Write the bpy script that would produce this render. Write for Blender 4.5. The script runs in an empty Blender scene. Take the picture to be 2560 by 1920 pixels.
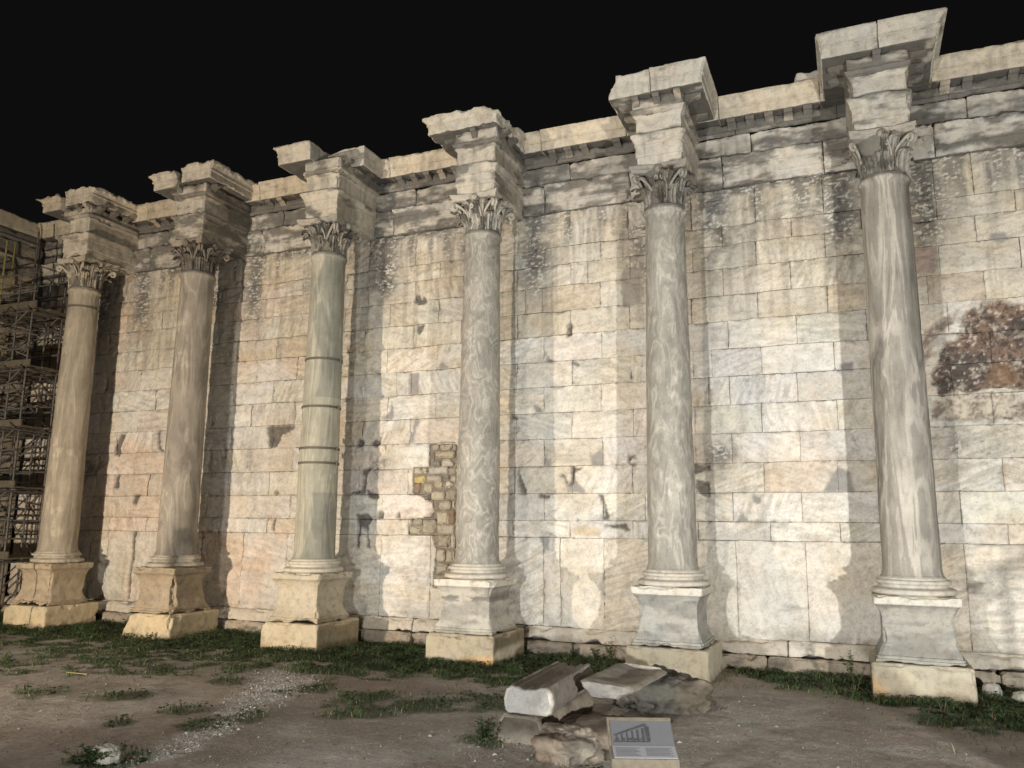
import bpy, math, random
import numpy as np
from mathutils import Matrix, Vector

R = math.radians
SC = bpy.context.scene
COL = SC.collection

# ------------------------------------------------------------------ camera
W0, H0, FPX = 2560, 1920, 2033.0
YAW, PITCH, ROLL = R(22.547), R(9.905), R(0.593)
CAM = Vector((19.132, -15.419, 2.074))
c, s = math.cos(YAW), math.sin(YAW)
rt, fw, up = Vector((c, s, 0)), Vector((-s, c, 0)), Vector((0, 0, 1))
c, s = math.cos(PITCH), math.sin(PITCH)
fw, up = c * fw + s * up, -s * fw + c * up
c, s = math.cos(ROLL), math.sin(ROLL)
rt, up = c * rt + s * up, -s * rt + c * up
cd = bpy.data.cameras.new('camera')
cam = bpy.data.objects.new('camera', cd)
COL.objects.link(cam)
m = Matrix((rt, up, -fw)).transposed().to_4x4()
m.translation = CAM
cam.matrix_world = m
cd.sensor_width = 36
cd.lens = FPX / W0 * 36
cd.clip_start, cd.clip_end = 0.1, 2000
SC.camera = cam
SC.render.resolution_x, SC.render.resolution_y = 1024, 768

# ------------------------------------------------------------------ night sky
wd = bpy.data.worlds.new('World')
SC.world = wd
wd.use_nodes = True
bg = wd.node_tree.nodes['Background']
bg.inputs[0].default_value = (0.0042, 0.0041, 0.0042, 1)
bg.inputs[1].default_value = 1.0

# ------------------------------------------------------------------ floodlights of the site, and an added fill
GZ = -0.55                                     # ground level at the foot of the wall


def flood(name, loc, aim, watts, color, size, blend, radius):
    l = bpy.data.lights.new(name, 'SPOT')
    l.energy, l.color, l.spot_size, l.spot_blend, l.shadow_soft_size = watts, color, R(size), blend, radius
    o = bpy.data.objects.new(name, l)
    COL.objects.link(o)
    o.location = loc
    o.rotation_euler = (Vector(aim) - Vector(loc)).to_track_quat('-Z', 'Y').to_euler()
    return o


flood('floodlight_cool', (14.2, -16.8, 0.45), (17.0, 1, 3.8), 6600, (0.98, 0.99, 1.0), 82, 1.0, 0.14)
flood('floodlight_warm', (4.8, -13.4, 0.35), (4.6, 1, 3.8), 8100, (1.0, 0.85, 0.69), 116, 0.9, 0.14)
flood('floodlight_side', (24.0, -12.5, 0.30), (20.0, 1, 3.4), 7200, (1.0, 0.98, 0.95), 110, 0.9, 0.14)
# fill light added high above to brighten the ground, no real lamp
flood('overhead_fill', (9.0, -26.0, 24.0), (11.0, -6, 0.0), 10500, (1.0, 0.93, 0.85), 75, 0.7, 1.0)

vs = SC.view_settings
vs.view_transform, vs.look, vs.exposure, vs.gamma = 'Standard', 'None', 0.0, 1.0
SC.cycles.max_bounces = 6
SC.cycles.use_denoising = True
SC.cycles.sample_clamp_indirect = 4.0

# ================================================================== noise
_rs = np.random.RandomState(7)
_perm = np.concatenate([_rs.permutation(256)] * 3).astype(np.int64)
_val = _rs.rand(256)


def vn(x, y, z=0.0):
    """value noise, 0..1"""
    x, y, z = np.broadcast_arrays(np.asarray(x, float), np.asarray(y, float), np.asarray(z, float))
    xi, yi, zi = np.floor(x), np.floor(y), np.floor(z)
    fx, fy, fz = x - xi, y - yi, z - zi
    fx, fy, fz = fx * fx * (3 - 2 * fx), fy * fy * (3 - 2 * fy), fz * fz * (3 - 2 * fz)
    xi, yi, zi = xi.astype(np.int64) & 255, yi.astype(np.int64) & 255, zi.astype(np.int64) & 255

    def h(a, b, d):
        return _val[_perm[_perm[_perm[(xi + a) & 255] + ((yi + b) & 255)] + ((zi + d) & 255)]]
    r = 0
    for d in (0, 1):
        a = h(0, 0, d) * (1 - fx) + h(1, 0, d) * fx
        b = h(0, 1, d) * (1 - fx) + h(1, 1, d) * fx
        r = r + (a * (1 - fy) + b * fy) * (fz if d else 1 - fz)
    return r


def fbm(x, y, z=0.0, o=4, g=0.5):
    r, a, t = 0, 1.0, 0
    x, y, z = np.asarray(x, float), np.asarray(y, float), np.asarray(z, float)
    for k in range(o):
        r = r + a * vn(x + 17.3 * k, y + 5.1 * k, z + 9.7 * k)
        t += a
        a *= g
        x, y, z = x * 2.03, y * 2.03, z * 2.03
    return r / t


def sm(a, b, x):
    t = np.clip((x - a) / (b - a), 0, 1)
    return t * t * (3 - 2 * t)


def mixc(a, b, t):
    a, b = np.asarray(a, float), np.asarray(b, float)
    t = np.asarray(t)[..., None]
    return a * (1 - t) + b * t


def inpoly(x, z, poly):
    r = np.zeros(x.shape, bool)
    n = len(poly)
    for i in range(n):
        x0, z0 = poly[i]
        x1, z1 = poly[(i + 1) % n]
        if z0 == z1:
            continue
        r ^= ((z0 > z) != (z1 > z)) & (x < (x1 - x0) * (z - z0) / (z1 - z0) + x0)
    return r


# ================================================================== mesh builder
class MB:
    def __init__(self):
        self.v, self.f, self.t, self.c, self.n = [], [], [], [], 0

    def grid(self, P, col, wrap=False, flip=False):
        n, m = P.shape[:2]
        idx = np.arange(n * m).reshape(n, m) + self.n
        if wrap:
            idx = np.concatenate([idx, idx[:1]], 0)
        a, b, cc, d = idx[:-1, :-1], idx[1:, :-1], idx[1:, 1:], idx[:-1, 1:]
        q = np.stack([a, b, cc, d] if not flip else [a, d, cc, b], -1).reshape(-1, 4)
        self.v.append(P.reshape(-1, 3))
        self.f.append(q)
        self.c.append(np.broadcast_to(np.asarray(col, float), P.shape).reshape(-1, 3))
        self.n += n * m
        return idx

    def tris(self, V, T, col):
        self.v.append(V)
        self.t.append(T + self.n)
        self.c.append(np.broadcast_to(np.asarray(col, float), V.shape))
        self.n += len(V)

    def quads(self, V, Q, col):
        self.v.append(V)
        self.f.append(Q + self.n)
        self.c.append(np.broadcast_to(np.asarray(col, float), V.shape))
        self.n += len(V)

    def build(self, name, mat, parent=None, smooth=True, ang=50, weld=0.0):
        V = np.concatenate(self.v)
        Cc = np.concatenate(self.c)
        if parent is not None:
            V = V - np.array(ORG[parent.name])
        Q = np.concatenate(self.f) if self.f else np.zeros((0, 4), int)
        T = np.concatenate(self.t) if self.t else np.zeros((0, 3), int)
        if weld:
            key = np.round(V / weld).astype(np.int64)
            _, first, inv = np.unique(key, axis=0, return_index=True, return_inverse=True)
            inv = inv.reshape(-1)
            V, Cc, Q, T = V[first], Cc[first], inv[Q], inv[T]
            ok = (Q[:, 0] != Q[:, 1]) & (Q[:, 1] != Q[:, 2]) & (Q[:, 2] != Q[:, 3]) & (Q[:, 3] != Q[:, 0]) & (Q[:, 0] != Q[:, 2]) & (Q[:, 1] != Q[:, 3])
            Q = Q[ok]
        me = bpy.data.meshes.new(name)
        me.vertices.add(len(V))
        me.vertices.foreach_set('co', V.astype(np.float32).ravel())
        L = np.concatenate([Q.ravel(), T.ravel()]).astype(np.int32)
        me.loops.add(len(L))
        me.loops.foreach_set('vertex_index', L)
        st = np.concatenate([np.arange(len(Q)) * 4, len(Q) * 4 + np.arange(len(T)) * 3]).astype(np.int32)
        me.polygons.add(len(st))
        me.polygons.foreach_set('loop_start', st)
        me.polygons.foreach_set('use_smooth', np.full(len(st), smooth))
        me.update(calc_edges=True)
        at = me.color_attributes.new('Col', 'FLOAT_COLOR', 'POINT')
        at.data.foreach_set('color', np.concatenate([Cc, np.ones((len(Cc), 1))], 1).astype(np.float32).ravel())
        me.validate()
        if smooth and ang < 180:
            me.set_sharp_from_angle(angle=R(ang))
        me.materials.append(mat)
        o = bpy.data.objects.new(name, me)
        COL.objects.link(o)
        if parent is not None:
            o.parent = parent
            ORG[o.name] = ORG[parent.name]
        else:
            ORG[o.name] = (0, 0, 0)
        return o


ORG = {}


def tag(o, label=None, cat=None, group=None, kind=None):
    for k, v in (('label', label), ('category', cat), ('group', group), ('kind', kind)):
        if v:
            o[k] = v
    return o


def thing(name, loc, label, cat, group=None):
    o = bpy.data.objects.new(name, None)
    COL.objects.link(o)
    o.location = loc
    o.empty_display_size = 0.2
    ORG[o.name] = tuple(loc)
    return tag(o, label, cat, group)


# ================================================================== materials
def newmat(name):
    mt = bpy.data.materials.new(name)
    mt.use_nodes = True
    nt = mt.node_tree
    b = nt.nodes['Principled BSDF']
    return mt, nt, b


def N(nt, t, **kw):
    n = nt.nodes.new(t)
    for k, v in kw.items():
        if k in n.inputs:
            n.inputs[k].default_value = v
        else:
            setattr(n, k, v)
    return n


def ramp(nt, src, stops):
    r = nt.nodes.new('ShaderNodeValToRGB')
    el = r.color_ramp.elements
    while len(el) < len(stops):
        el.new(0.5)
    for e, (p, cc) in zip(el, stops):
        e.position = p
        e.color = (*cc, 1) if len(cc) == 3 else cc
    nt.links.new(src, r.inputs[0])
    return r.outputs[0]


def mul(nt, a, b, f=1.0):
    x = nt.nodes.new('ShaderNodeMix')
    x.data_type, x.blend_type = 'RGBA', 'MULTIPLY'
    x.inputs[0].default_value = f
    nt.links.new(a, x.inputs[6])
    nt.links.new(b, x.inputs[7])
    return x.outputs[2]


def stone(name, scale=1.0, bump=0.5, rough=0.85, mott=1.0):
    """weathered stone: the colour attribute of the mesh, mottled by noise in world space"""
    mt, nt, b = newmat(name)
    at = N(nt, 'ShaderNodeAttribute', attribute_name='Col')
    geo = nt.nodes.new('ShaderNodeNewGeometry')
    pos = geo.outputs['Position']
    lo = 1 - 0.24 * mott
    n1 = N(nt, 'ShaderNodeTexNoise', Scale=5.5 * scale, Detail=8.0, Roughness=0.68)
    n2 = N(nt, 'ShaderNodeTexNoise', Scale=38.0 * scale, Detail=5.0, Roughness=0.6)
    n3 = N(nt, 'ShaderNodeTexNoise', Scale=1.3 * scale, Detail=4.0, Roughness=0.6)
    for n in (n1, n2, n3):
        nt.links.new(pos, n.inputs['Vector'])
    r1 = ramp(nt, n1.outputs[0], [(0.30, (lo, lo * 0.985, lo * 0.96)), (0.5, (1, 1, 1)), (0.72, (1.08, 1.07, 1.05))])
    r2 = ramp(nt, n2.outputs[0], [(0.28, (0.80, 0.79, 0.77)), (0.5, (1, 1, 1)), (0.75, (1.06, 1.06, 1.06))])
    r3 = ramp(nt, n3.outputs[0], [(0.3, (1.03, 0.99, 0.93)), (0.7, (0.97, 1.0, 1.03))])
    col = mul(nt, mul(nt, mul(nt, at.outputs[0], r1), r2), r3)
    nt.links.new(col, b.inputs['Base Color'])
    b.inputs['Roughness'].default_value = rough
    b.inputs['Specular IOR Level'].default_value = 0.25
    ad = N(nt, 'ShaderNodeMath', operation='ADD')
    nt.links.new(n1.outputs[0], ad.inputs[0])
    m2 = N(nt, 'ShaderNodeMath', operation='MULTIPLY')
    nt.links.new(n2.outputs[0], m2.inputs[0])
    m2.inputs[1].default_value = 0.45
    nt.links.new(m2.outputs[0], ad.inputs[1])
    bp = N(nt, 'ShaderNodeBump', Strength=bump, Distance=0.02)
    nt.links.new(ad.outputs[0], bp.inputs['Height'])
    nt.links.new(bp.outputs[0], b.inputs['Normal'])
    return mt


def veined(name, sx, sz, dist, seed, c_dark, c_mid, c_light, freq=30.0, fine=0.5, fold=0.0):
    """cipollino marble: folded bands (contour lines of a stretched noise field) running up the shaft"""
    mt, nt, b = newmat(name)
    L = nt.links.new
    at = N(nt, 'ShaderNodeAttribute', attribute_name='Col')
    tc = nt.nodes.new('ShaderNodeTexCoord')
    mp = nt.nodes.new('ShaderNodeMapping')
    mp.inputs['Location'].default_value = (seed * 3.1, seed * 1.7, seed * 0.9)
    mp.inputs['Rotation'].default_value = (0, R(fold), R(20 * seed))
    mp.inputs['Scale'].default_value = (sx, sx, sz)
    L(tc.outputs['Object'], mp.inputs[0])
    n1 = N(nt, 'ShaderNodeTexNoise', Scale=1.0, Detail=3.5, Roughness=0.5, Distortion=dist)
    L(mp.outputs[0], n1.inputs['Vector'])
    n2 = N(nt, 'ShaderNodeTexNoise', Scale=4.0, Detail=5.0, Roughness=0.65)
    L(mp.outputs[0], n2.inputs['Vector'])
    m1 = N(nt, 'ShaderNodeMath', operation='MULTIPLY')
    L(n1.outputs[0], m1.inputs[0])
    m1.inputs[1].default_value = freq
    m2 = N(nt, 'ShaderNodeMath', operation='MULTIPLY_ADD')
    L(n2.outputs[0], m2.inputs[0])
    m2.inputs[1].default_value = fine * 6
    L(m1.outputs[0], m2.inputs[2])
    sn = N(nt, 'ShaderNodeMath', operation='SINE')
    L(m2.outputs[0], sn.inputs[0])
    m3 = N(nt, 'ShaderNodeMath', operation='MULTIPLY_ADD')
    L(sn.outputs[0], m3.inputs[0])
    m3.inputs[1].default_value = 0.5
    m3.inputs[2].default_value = 0.5
    base = ramp(nt, m3.outputs[0], [(0.04, c_dark), (0.32, c_mid), (0.80, c_mid), (0.965, c_light)])
    n3 = N(nt, 'ShaderNodeTexNoise', Scale=1.6, Detail=6.0, Roughness=0.6)
    n4 = N(nt, 'ShaderNodeTexNoise', Scale=32.0, Detail=5.0, Roughness=0.65)
    for n in (n3, n4):
        L(tc.outputs['Object'], n.inputs['Vector'])
    r3 = ramp(nt, n3.outputs[0], [(0.3, (0.78, 0.77, 0.75)), (0.7, (1.12, 1.11, 1.08))])
    r4 = ramp(nt, n4.outputs[0], [(0.3, (0.88, 0.88, 0.87)), (0.7, (1.05, 1.05, 1.05))])
    n5 = N(nt, 'ShaderNodeTexNoise', Scale=2.1, Detail=4.0, Roughness=0.6)
    L(mp.outputs[0], n5.inputs['Vector'])
    fac = ramp(nt, n5.outputs[0], [(0.34, (0.25,) * 3), (0.58, (1.0,) * 3)])
    mx = nt.nodes.new('ShaderNodeMix')
    mx.data_type = 'RGBA'
    L(fac, mx.inputs[0])
    mx.inputs[6].default_value = (*c_mid, 1)
    L(base, mx.inputs[7])
    col = mul(nt, mul(nt, mul(nt, mx.outputs[2], r3), r4), at.outputs[0])
    L(col, b.inputs['Base Color'])
    b.inputs['Roughness'].default_value = 0.7
    b.inputs['Specular IOR Level'].default_value = 0.3
    ad = N(nt, 'ShaderNodeMath', operation='MULTIPLY_ADD')
    L(m3.outputs[0], ad.inputs[0])
    ad.inputs[1].default_value = 0.35
    L(n4.outputs[0], ad.inputs[2])
    bp = N(nt, 'ShaderNodeBump', Strength=0.4, Distance=0.012)
    L(ad.outputs[0], bp.inputs['Height'])
    L(bp.outputs[0], b.inputs['Normal'])
    return mt


def plain(name, color, rough=0.6, metal=0.0, nscale=20.0, var=0.25, bump=0.2, attr=False):
    mt, nt, b = newmat(name)
    geo = nt.nodes.new('ShaderNodeNewGeometry')
    n1 = N(nt, 'ShaderNodeTexNoise', Scale=nscale, Detail=6.0, Roughness=0.6)
    nt.links.new(geo.outputs['Position'], n1.inputs['Vector'])
    lo, hi = 1 - var, 1 + var * 0.6
    if attr:
        at = N(nt, 'ShaderNodeAttribute', attribute_name='Col')
        r = ramp(nt, n1.outputs[0], [(0.3, (lo, lo, lo)), (0.7, (hi, hi, hi))])
        nt.links.new(mul(nt, at.outputs[0], r), b.inputs['Base Color'])
    else:
        r = ramp(nt, n1.outputs[0], [(0.3, tuple(x * lo for x in color)), (0.7, tuple(x * hi for x in color))])
        nt.links.new(r, b.inputs['Base Color'])
    b.inputs['Roughness'].default_value = rough
    b.inputs['Metallic'].default_value = metal
    b.inputs['Specular IOR Level'].default_value = 0.3
    if bump:
        bp = N(nt, 'ShaderNodeBump', Strength=bump, Distance=0.01)
        nt.links.new(n1.outputs[0], bp.inputs['Height'])
        nt.links.new(bp.outputs[0], b.inputs['Normal'])
    return mt


M_WALL = stone('wall_marble', 1.0, 0.55)
M_TRIM = stone('weathered_marble', 1.3, 0.7, mott=1.4)
M_CAP = stone('carved_marble', 2.0, 0.7, mott=1.3)
M_ROCK = stone('rough_rock', 1.6, 0.9, rough=0.95, mott=1.5)
M_GROUND = stone('dirt', 3.0, 0.6, rough=0.97, mott=1.6)
M_LEAF = plain('leaf_green', (0.05, 0.08, 0.03), 0.8, nscale=9, var=0.35, bump=0, attr=True)
M_IRON = plain('rusty_iron', (0.15, 0.135, 0.105), 0.7, 0.4, 30, 0.3)
M_TUBE = plain('scaffold_tube', (0.12, 0.11, 0.095), 0.6, 0.3, 12, 0.45)
M_YELL = plain('yellow_tube', (0.22, 0.20, 0.06), 0.6, 0.0, 10, 0.3)
M_DECK = plain('scaffold_deck', (0.10, 0.085, 0.058), 0.85, 0.0, 6, 0.35)
M_WOOD = plain('bleached_wood', (0.16, 0.135, 0.096), 0.75, 0.0, 14, 0.25)
M_PRINT = plain('faded_print', (0.115, 0.115, 0.118), 0.5, 0.0, 30, 0.06, 0.0)
M_PAPER = plain('pale_text_sheet', (0.25, 0.25, 0.255), 0.5, 0.0, 30, 0.06, 0.0)
M_INK = plain('dark_ink', (0.060, 0.060, 0.066), 0.5, 0.0, 60, 0.5, 0.0)

CREAM = np.array((0.60, 0.565, 0.492))
TAN = np.array((0.49, 0.435, 0.35))
GREYM = np.array((0.42, 0.41, 0.375))
CRUST = np.array((0.135, 0.127, 0.112))
MORTAR = np.array((0.255, 0.245, 0.228))


# ================================================================== shapes
def dens(prof, step):
    """profile [(z, off)] refined to the step"""
    out = [prof[0]]
    for (z0, o0), (z1, o1) in zip(prof[:-1], prof[1:]):
        n = max(1, int(math.ceil(max(abs(z1 - z0), abs(o1 - o0)) / step)))
        for k in range(1, n + 1):
            t = k / n
            out.append((z0 + (z1 - z0) * t, o0 + (o1 - o0) * t))
    return np.array(out)


def profblock(mb, x0, x1, y0, y1, prof, colf, step=0.04, sides=(1, 1, 1, 1), amp=0.008, freq=7.0, rnd=0.012, chip=0.06,
              seed=0.0, faces='FBLRTU', post=None, chipf=2.6):
    """A squared stone with a moulded outline: off(z) pushes its left, right, front and back faces (sides) outwards.
    Edges are rounded and chipped, faces roughened, by noise."""
    pr = dens(prof, step)
    zs, offs = pr[:, 0], pr[:, 1]
    nx, ny = max(2, int((x1 - x0) / step) + 1), max(2, int((y1 - y0) / step) + 1)
    U, Vv = np.linspace(0, 1, nx), np.linspace(0, 1, ny)
    zmin, zmax = zs.min(), zs.max()
    mo = offs.max()

    def shape(u, v, k):
        o, z = offs[k], zs[k]
        X = (x0 - o * sides[0]) * (1 - u) + (x1 + o * sides[1]) * u
        Y = (y0 - o * sides[2]) * (1 - v) + (y1 + o * sides[3]) * v
        P = np.stack([X, Y, z + 0 * X], -1)
        wx, wy = x1 - x0 + o * (sides[0] + sides[1]), y1 - y0 + o * (sides[2] + sides[3])
        dx0, dx1 = u * wx, (1 - u) * wx
        dy0, dy1 = v * wy, (1 - v) * wy
        dz0, dz1 = z - zmin + 0 * X, zmax - z + 0 * X
        q = P * chipf + seed * 7.7
        nn = fbm(q[..., 0], q[..., 1], q[..., 2], 4, 0.6)
        r = rnd + chip * np.clip((nn - 0.50) * 4.0, 0, 1.6)
        D = np.zeros_like(P)
        for ax, (a, b) in enumerate(((dx0, dx1), (dy0, dy1), (dz0, dz1))):
            oth = [np.minimum(*d) for i, d in enumerate(((dx0, dx1), (dy0, dy1), (dz0, dz1))) if i != ax]
            e = np.minimum(oth[0], oth[1])
            k1 = np.clip(r - e, 0, None) * np.clip(1 - a / np.maximum(r, 1e-4), 0, 1)
            k2 = np.clip(r - e, 0, None) * np.clip(1 - b / np.maximum(r, 1e-4), 0, 1)
            D[..., ax] += 0.62 * (k1 - k2)
        q = P * freq + seed * 3.3
        for ax in range(3):
            D[..., ax] += amp * 2 * (fbm(q[..., 0] + 31 * ax, q[..., 1] + 11 * ax, q[..., 2], 4, 0.6) - 0.5)
        P2 = P + D
        if post is not None:
            P2 = post(P2)
        return P2
    K = np.arange(len(zs))
    for fc in faces:
        if fc in 'FB':
            u, k = np.meshgrid(U, K, indexing='ij')
            P = shape(u, np.full(u.shape, 0.0 if fc == 'F' else 1.0), k)
            mb.grid(P, colf(P, fc), flip=(fc == 'B'))
        elif fc in 'LR':
            v, k = np.meshgrid(Vv, K, indexing='ij')
            P = shape(np.full(v.shape, 0.0 if fc == 'L' else 1.0), v, k)
            mb.grid(P, colf(P, fc), flip=(fc == 'L'))
        else:
            u, v = np.meshgrid(U, Vv, indexing='ij')
            P = shape(u, v, np.full(u.shape, 0 if fc == 'U' else len(zs) - 1))
            mb.grid(P, colf(P, fc), flip=(fc == 'U'))


def weather(P, base, seed=0.0, crust=0.0, streak=0.0, tan=0.35, zlo=None):
    """the stone's own colour: paler and browner beds, lichen and crust patches, rain streaks"""
    x, y, z = P[..., 0], P[..., 1], P[..., 2]
    n = fbm(x * 1.7 + seed, y * 1.7 + 3 * seed, z * 3.0, 4)
    col = mixc(base, TAN, tan * sm(0.45, 0.7, n))
    n2 = fbm(x * 5 + 9 + seed, y * 5, z * 5, 4, 0.6)
    col = col * (0.86 + 0.28 * n2)[..., None]
    if crust:
        n3 = fbm(x * 1.3 + 40 + seed, y * 1.3, z * 4.6 + 7, 5, 0.64)
        col = mixc(col, CRUST, sm(1 - crust - 0.07, 1 - crust + 0.09, n3) * 0.9)
    if streak:
        n4 = fbm(x * 7 + 4 * seed, y * 7, z * 0.7, 4, 0.6)
        col = mixc(col, CRUST * 1.5, streak * sm(0.52, 0.72, n4))
    return col


def lathe(mb, cx, cy, prof, n, colf, amp=0.004, freq=9.0, seed=0.0, post=None, step=0.03):
    pr = dens(prof, step)                             # (z, radius)
    a = np.linspace(0, 2 * np.pi, n, endpoint=False)
    A, K = np.meshgrid(a, np.arange(len(pr)), indexing='ij')
    z, r = pr[K, 0], pr[K, 1]
    X, Y = cx + r * np.cos(A), cy + r * np.sin(A)
    q = (X * freq + seed, Y * freq, z * freq)
    d = amp * 2 * (fbm(*q, 4, 0.6) - 0.5)
    r2 = r + d
    P = np.stack([cx + r2 * np.cos(A), cy + r2 * np.sin(A), z], -1)
    if post is not None:
        P = post(P)
    mb.grid(P, colf(P, 'S'), wrap=True)


def tube(mb, pts, rad, n=8, col=(1, 1, 1), caps=True, flat=1.0):
    pts = np.array(pts, float)
    rad = np.broadcast_to(np.asarray(rad, float), (len(pts),))
    tg = np.gradient(pts, axis=0)
    tg /= np.linalg.norm(tg, axis=1)[:, None] + 1e-9
    ref = np.array((0, 0, 1.0)) if abs(tg[0, 2]) < 0.9 else np.array((1.0, 0, 0))
    rows = []
    for p, t, r in zip(pts, tg, rad):
        u = np.cross(t, ref)
        u /= np.linalg.norm(u) + 1e-9
        w = np.cross(u, t)
        ref = w
        a = np.linspace(0, 2 * np.pi, n, endpoint=False)
        rows.append(p + r * (np.cos(a)[:, None] * u * flat + np.sin(a)[:, None] * w))
    P = np.stack(rows, 1)
    mb.grid(P, col, wrap=True, flip=True)
    if caps:
        for k, fl in ((0, False), (-1, True)):
            V = np.concatenate([P[:, k], pts[k][None]])
            T = np.array([[i, (i + 1) % n, n] for i in range(n)])
            if fl:
                T = T[:, ::-1]
            mb.tris(V, T, col)


def box(mb, lo, hi, col=(1, 1, 1), rot=None, at=None):
    lo, hi = np.array(lo, float), np.array(hi, float)
    V = np.array([[(lo, hi)[i][0], (lo, hi)[j][1], (lo, hi)[k][2]] for i in (0, 1) for j in (0, 1) for k in (0, 1)])
    Q = np.array([[0, 1, 3, 2], [4, 6, 7, 5], [0, 4, 5, 1], [2, 3, 7, 6], [0, 2, 6, 4], [1, 5, 7, 3]])
    if rot is not None:
        V = V @ np.array(rot).T
    if at is not None:
        V = V + np.array(at)
    mb.quads(V, Q, col)

# ================================================================== the wall
WY = 1.25
XL, XR = -3.4, 25.0
COURSES = [0.0, 1.84, 2.2, 2.77, 3.36, 3.95, 4.53, 5.11, 5.68, 6.27, 6.82, 7.40, 7.91, 8.32, 9.15]
PATCHES=[
('D',[(5.44,4.51),(6.32,4.52),(6.3,4.44),(5.93,4.31),(5.78,3.98),(5.55,3.97),(5.48,4.36)]),
('D',[(5.79,2.9),(5.98,2.81),(5.8,2.79)]),
('D',[(5.82,2.2),(5.89,2.18),(5.87,1.87),(5.8,1.9)]),
('G',[(9.57,5.66),(9.79,5.63),(9.84,5.1),(9.53,5.12)]),
('G',[(10.32,5.73),(10.4,5.87),(10.59,5.73),(10.59,5.68),(10.21,5.71)]),
('G',[(9.12,5.09),(9.17,4.55),(8.82,4.58),(9.07,4.76)]),
('G',[(9.71,4.49),(9.92,4.52),(9.79,4.32),(9.73,3.98),(9.57,3.97),(9.68,4.22)]),
('D',[(8.12,3.99),(8.22,4.14),(8.32,4.03),(8.32,3.92),(8.15,3.92)]),
('D',[(8.56,3.98),(8.68,4.08),(8.84,4.01),(8.81,3.93),(8.69,3.88)]),
('D',[(8.32,3.33),(8.51,3.39),(8.61,3.39),(8.47,3.21),(8.44,2.8),(8.03,2.79),(8.05,2.85),(8.34,2.87),(8.39,3.17)]),
('D',[(8.23,2.33),(8.38,2.31),(8.53,2.33),(8.64,2.2),(8.62,2.07),(8.55,2.05),(8.62,1.5),(8.54,1.5),(8.54,1.9),(8.37,2.05),(8.32,1.52),(8.26,1.52),(8.3,1.99)]),
('D',[(8.83,2.37),(9.0,2.35),(8.99,2.2),(8.82,2.2)]),
('D',[(9.3,2.22),(9.38,2.38),(9.43,2.33),(9.43,2.22)]),
('D',[(8.46,2.91),(8.61,2.82),(8.84,2.76),(8.82,2.67),(8.54,2.69)]),
('D',[(9.69,6.8),(9.92,6.8),(9.89,6.64),(9.78,6.54)]),
('D',[(9.61,7.35),(9.64,7.51),(9.74,7.55),(9.82,7.43),(9.92,7.51),(9.99,7.33),(9.77,7.3)]),
('G',[(12.99,3.59),(13.15,3.48),(13.15,3.37),(12.99,3.37)]),
('G',[(14.06,3.35),(14.05,3.53),(14.23,3.71),(14.33,3.6),(14.31,3.35)]),
('G',[(12.77,4.72),(12.97,4.58),(12.97,4.53),(12.77,4.54)]),
('G',[(13.61,3.0),(13.69,3.07),(13.89,2.87),(13.91,2.78),(13.51,2.79)]),
('D',[(13.36,3.18),(13.42,3.18),(13.53,2.97),(13.61,3.04),(13.61,3.33),(13.84,3.32),(13.84,3.29),(13.69,3.23),(13.68,3.04),(13.61,2.93),(13.51,2.93)]),
('D',[(12.4,3.35),(12.44,3.09),(12.56,2.79),(12.4,2.79),(12.36,3.09)]),
('D',[(14.21,2.75),(14.28,2.75),(14.42,2.33),(14.42,2.2),(14.31,2.22),(14.32,2.5)]),
('D',[(12.86,2.77),(13.11,2.75),(13.13,2.66),(12.84,2.7)]),
('G',[(12.86,1.85),(13.11,1.86),(13.1,1.56),(12.96,1.64)]),
('D',[(14.31,2.1),(14.78,2.17),(14.89,2.0),(14.42,2.07)]),  # cast shadow painted on as a dark smear
('O',[(13.65,2.04),(13.91,2.13),(14.24,2.05),(14.27,1.87),(13.64,1.9)]),
('D',[(14.87,3.55),(15.04,3.53),(15.03,3.48),(14.92,3.48),(14.91,3.39),(15.03,3.38),(15.03,3.34),(14.87,3.35)]),
('G',[(18.62,2.76),(18.93,3.27),(19.13,3.17),(19.2,2.76)]),
('G',[(16.99,2.18),(17.13,2.37),(17.25,2.18)]),
('G',[(17.33,2.72),(17.52,2.7),(17.47,2.54),(17.37,2.54)]),
('D',[(16.12,3.37),(16.54,3.33),(16.53,3.21),(16.13,3.18)]),
('D',[(16.23,3.04),(16.53,2.97),(16.53,2.67),(16.32,2.77)]),
('G',[(19.09,5.25),(19.31,5.24),(19.3,5.07),(19.06,5.09)]),
('D',[(13.65,5.65),(13.78,5.64),(13.78,5.56),(13.65,5.59)]),
('D',[(13.02,5.92),(13.05,5.77),(13.23,5.66),(13.02,5.68)]),
('G',[(12.77,4.73),(12.97,4.54),(12.77,4.54)]),
('D',[(13.51,6.23),(13.55,6.56),(13.65,6.45),(13.61,6.22)]),
('D',[(12.2,4.51),(12.34,4.47),(12.34,4.42),(12.2,4.45)]),
('B',[(14.74,7.36),(14.8,7.62),(14.97,7.68),(15.19,7.51),(15.2,6.84),(14.78,6.79)]),  # grey-brown area, darker than the blocks around it
('G',[(21.75,7.41),(21.83,7.51),(22.02,7.5),(22.1,7.38),(21.91,7.32)]),
('R',[(20.45,7.41),(20.87,7.38),(20.83,6.87),(20.49,6.87)]),
('D',[(0.4,4.51),(0.62,4.46),(0.47,4.18),(0.43,3.84),(0.21,3.91),(0.28,4.19)]),
('D',[(1.78,4.54),(1.86,4.52),(1.88,4.1),(2.07,3.96),(1.84,3.97)]),
('D',[(0.41,3.34),(0.52,3.34),(0.54,3.01),(0.35,2.99)]),
('D',[(1.15,2.81),(1.36,2.79),(1.21,2.5),(1.09,2.57)]),
('D',[(1.21,1.84),(1.34,1.84),(1.29,1.63),(1.27,0.09),(1.2,0.08),(1.2,1.48)]),
]
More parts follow.
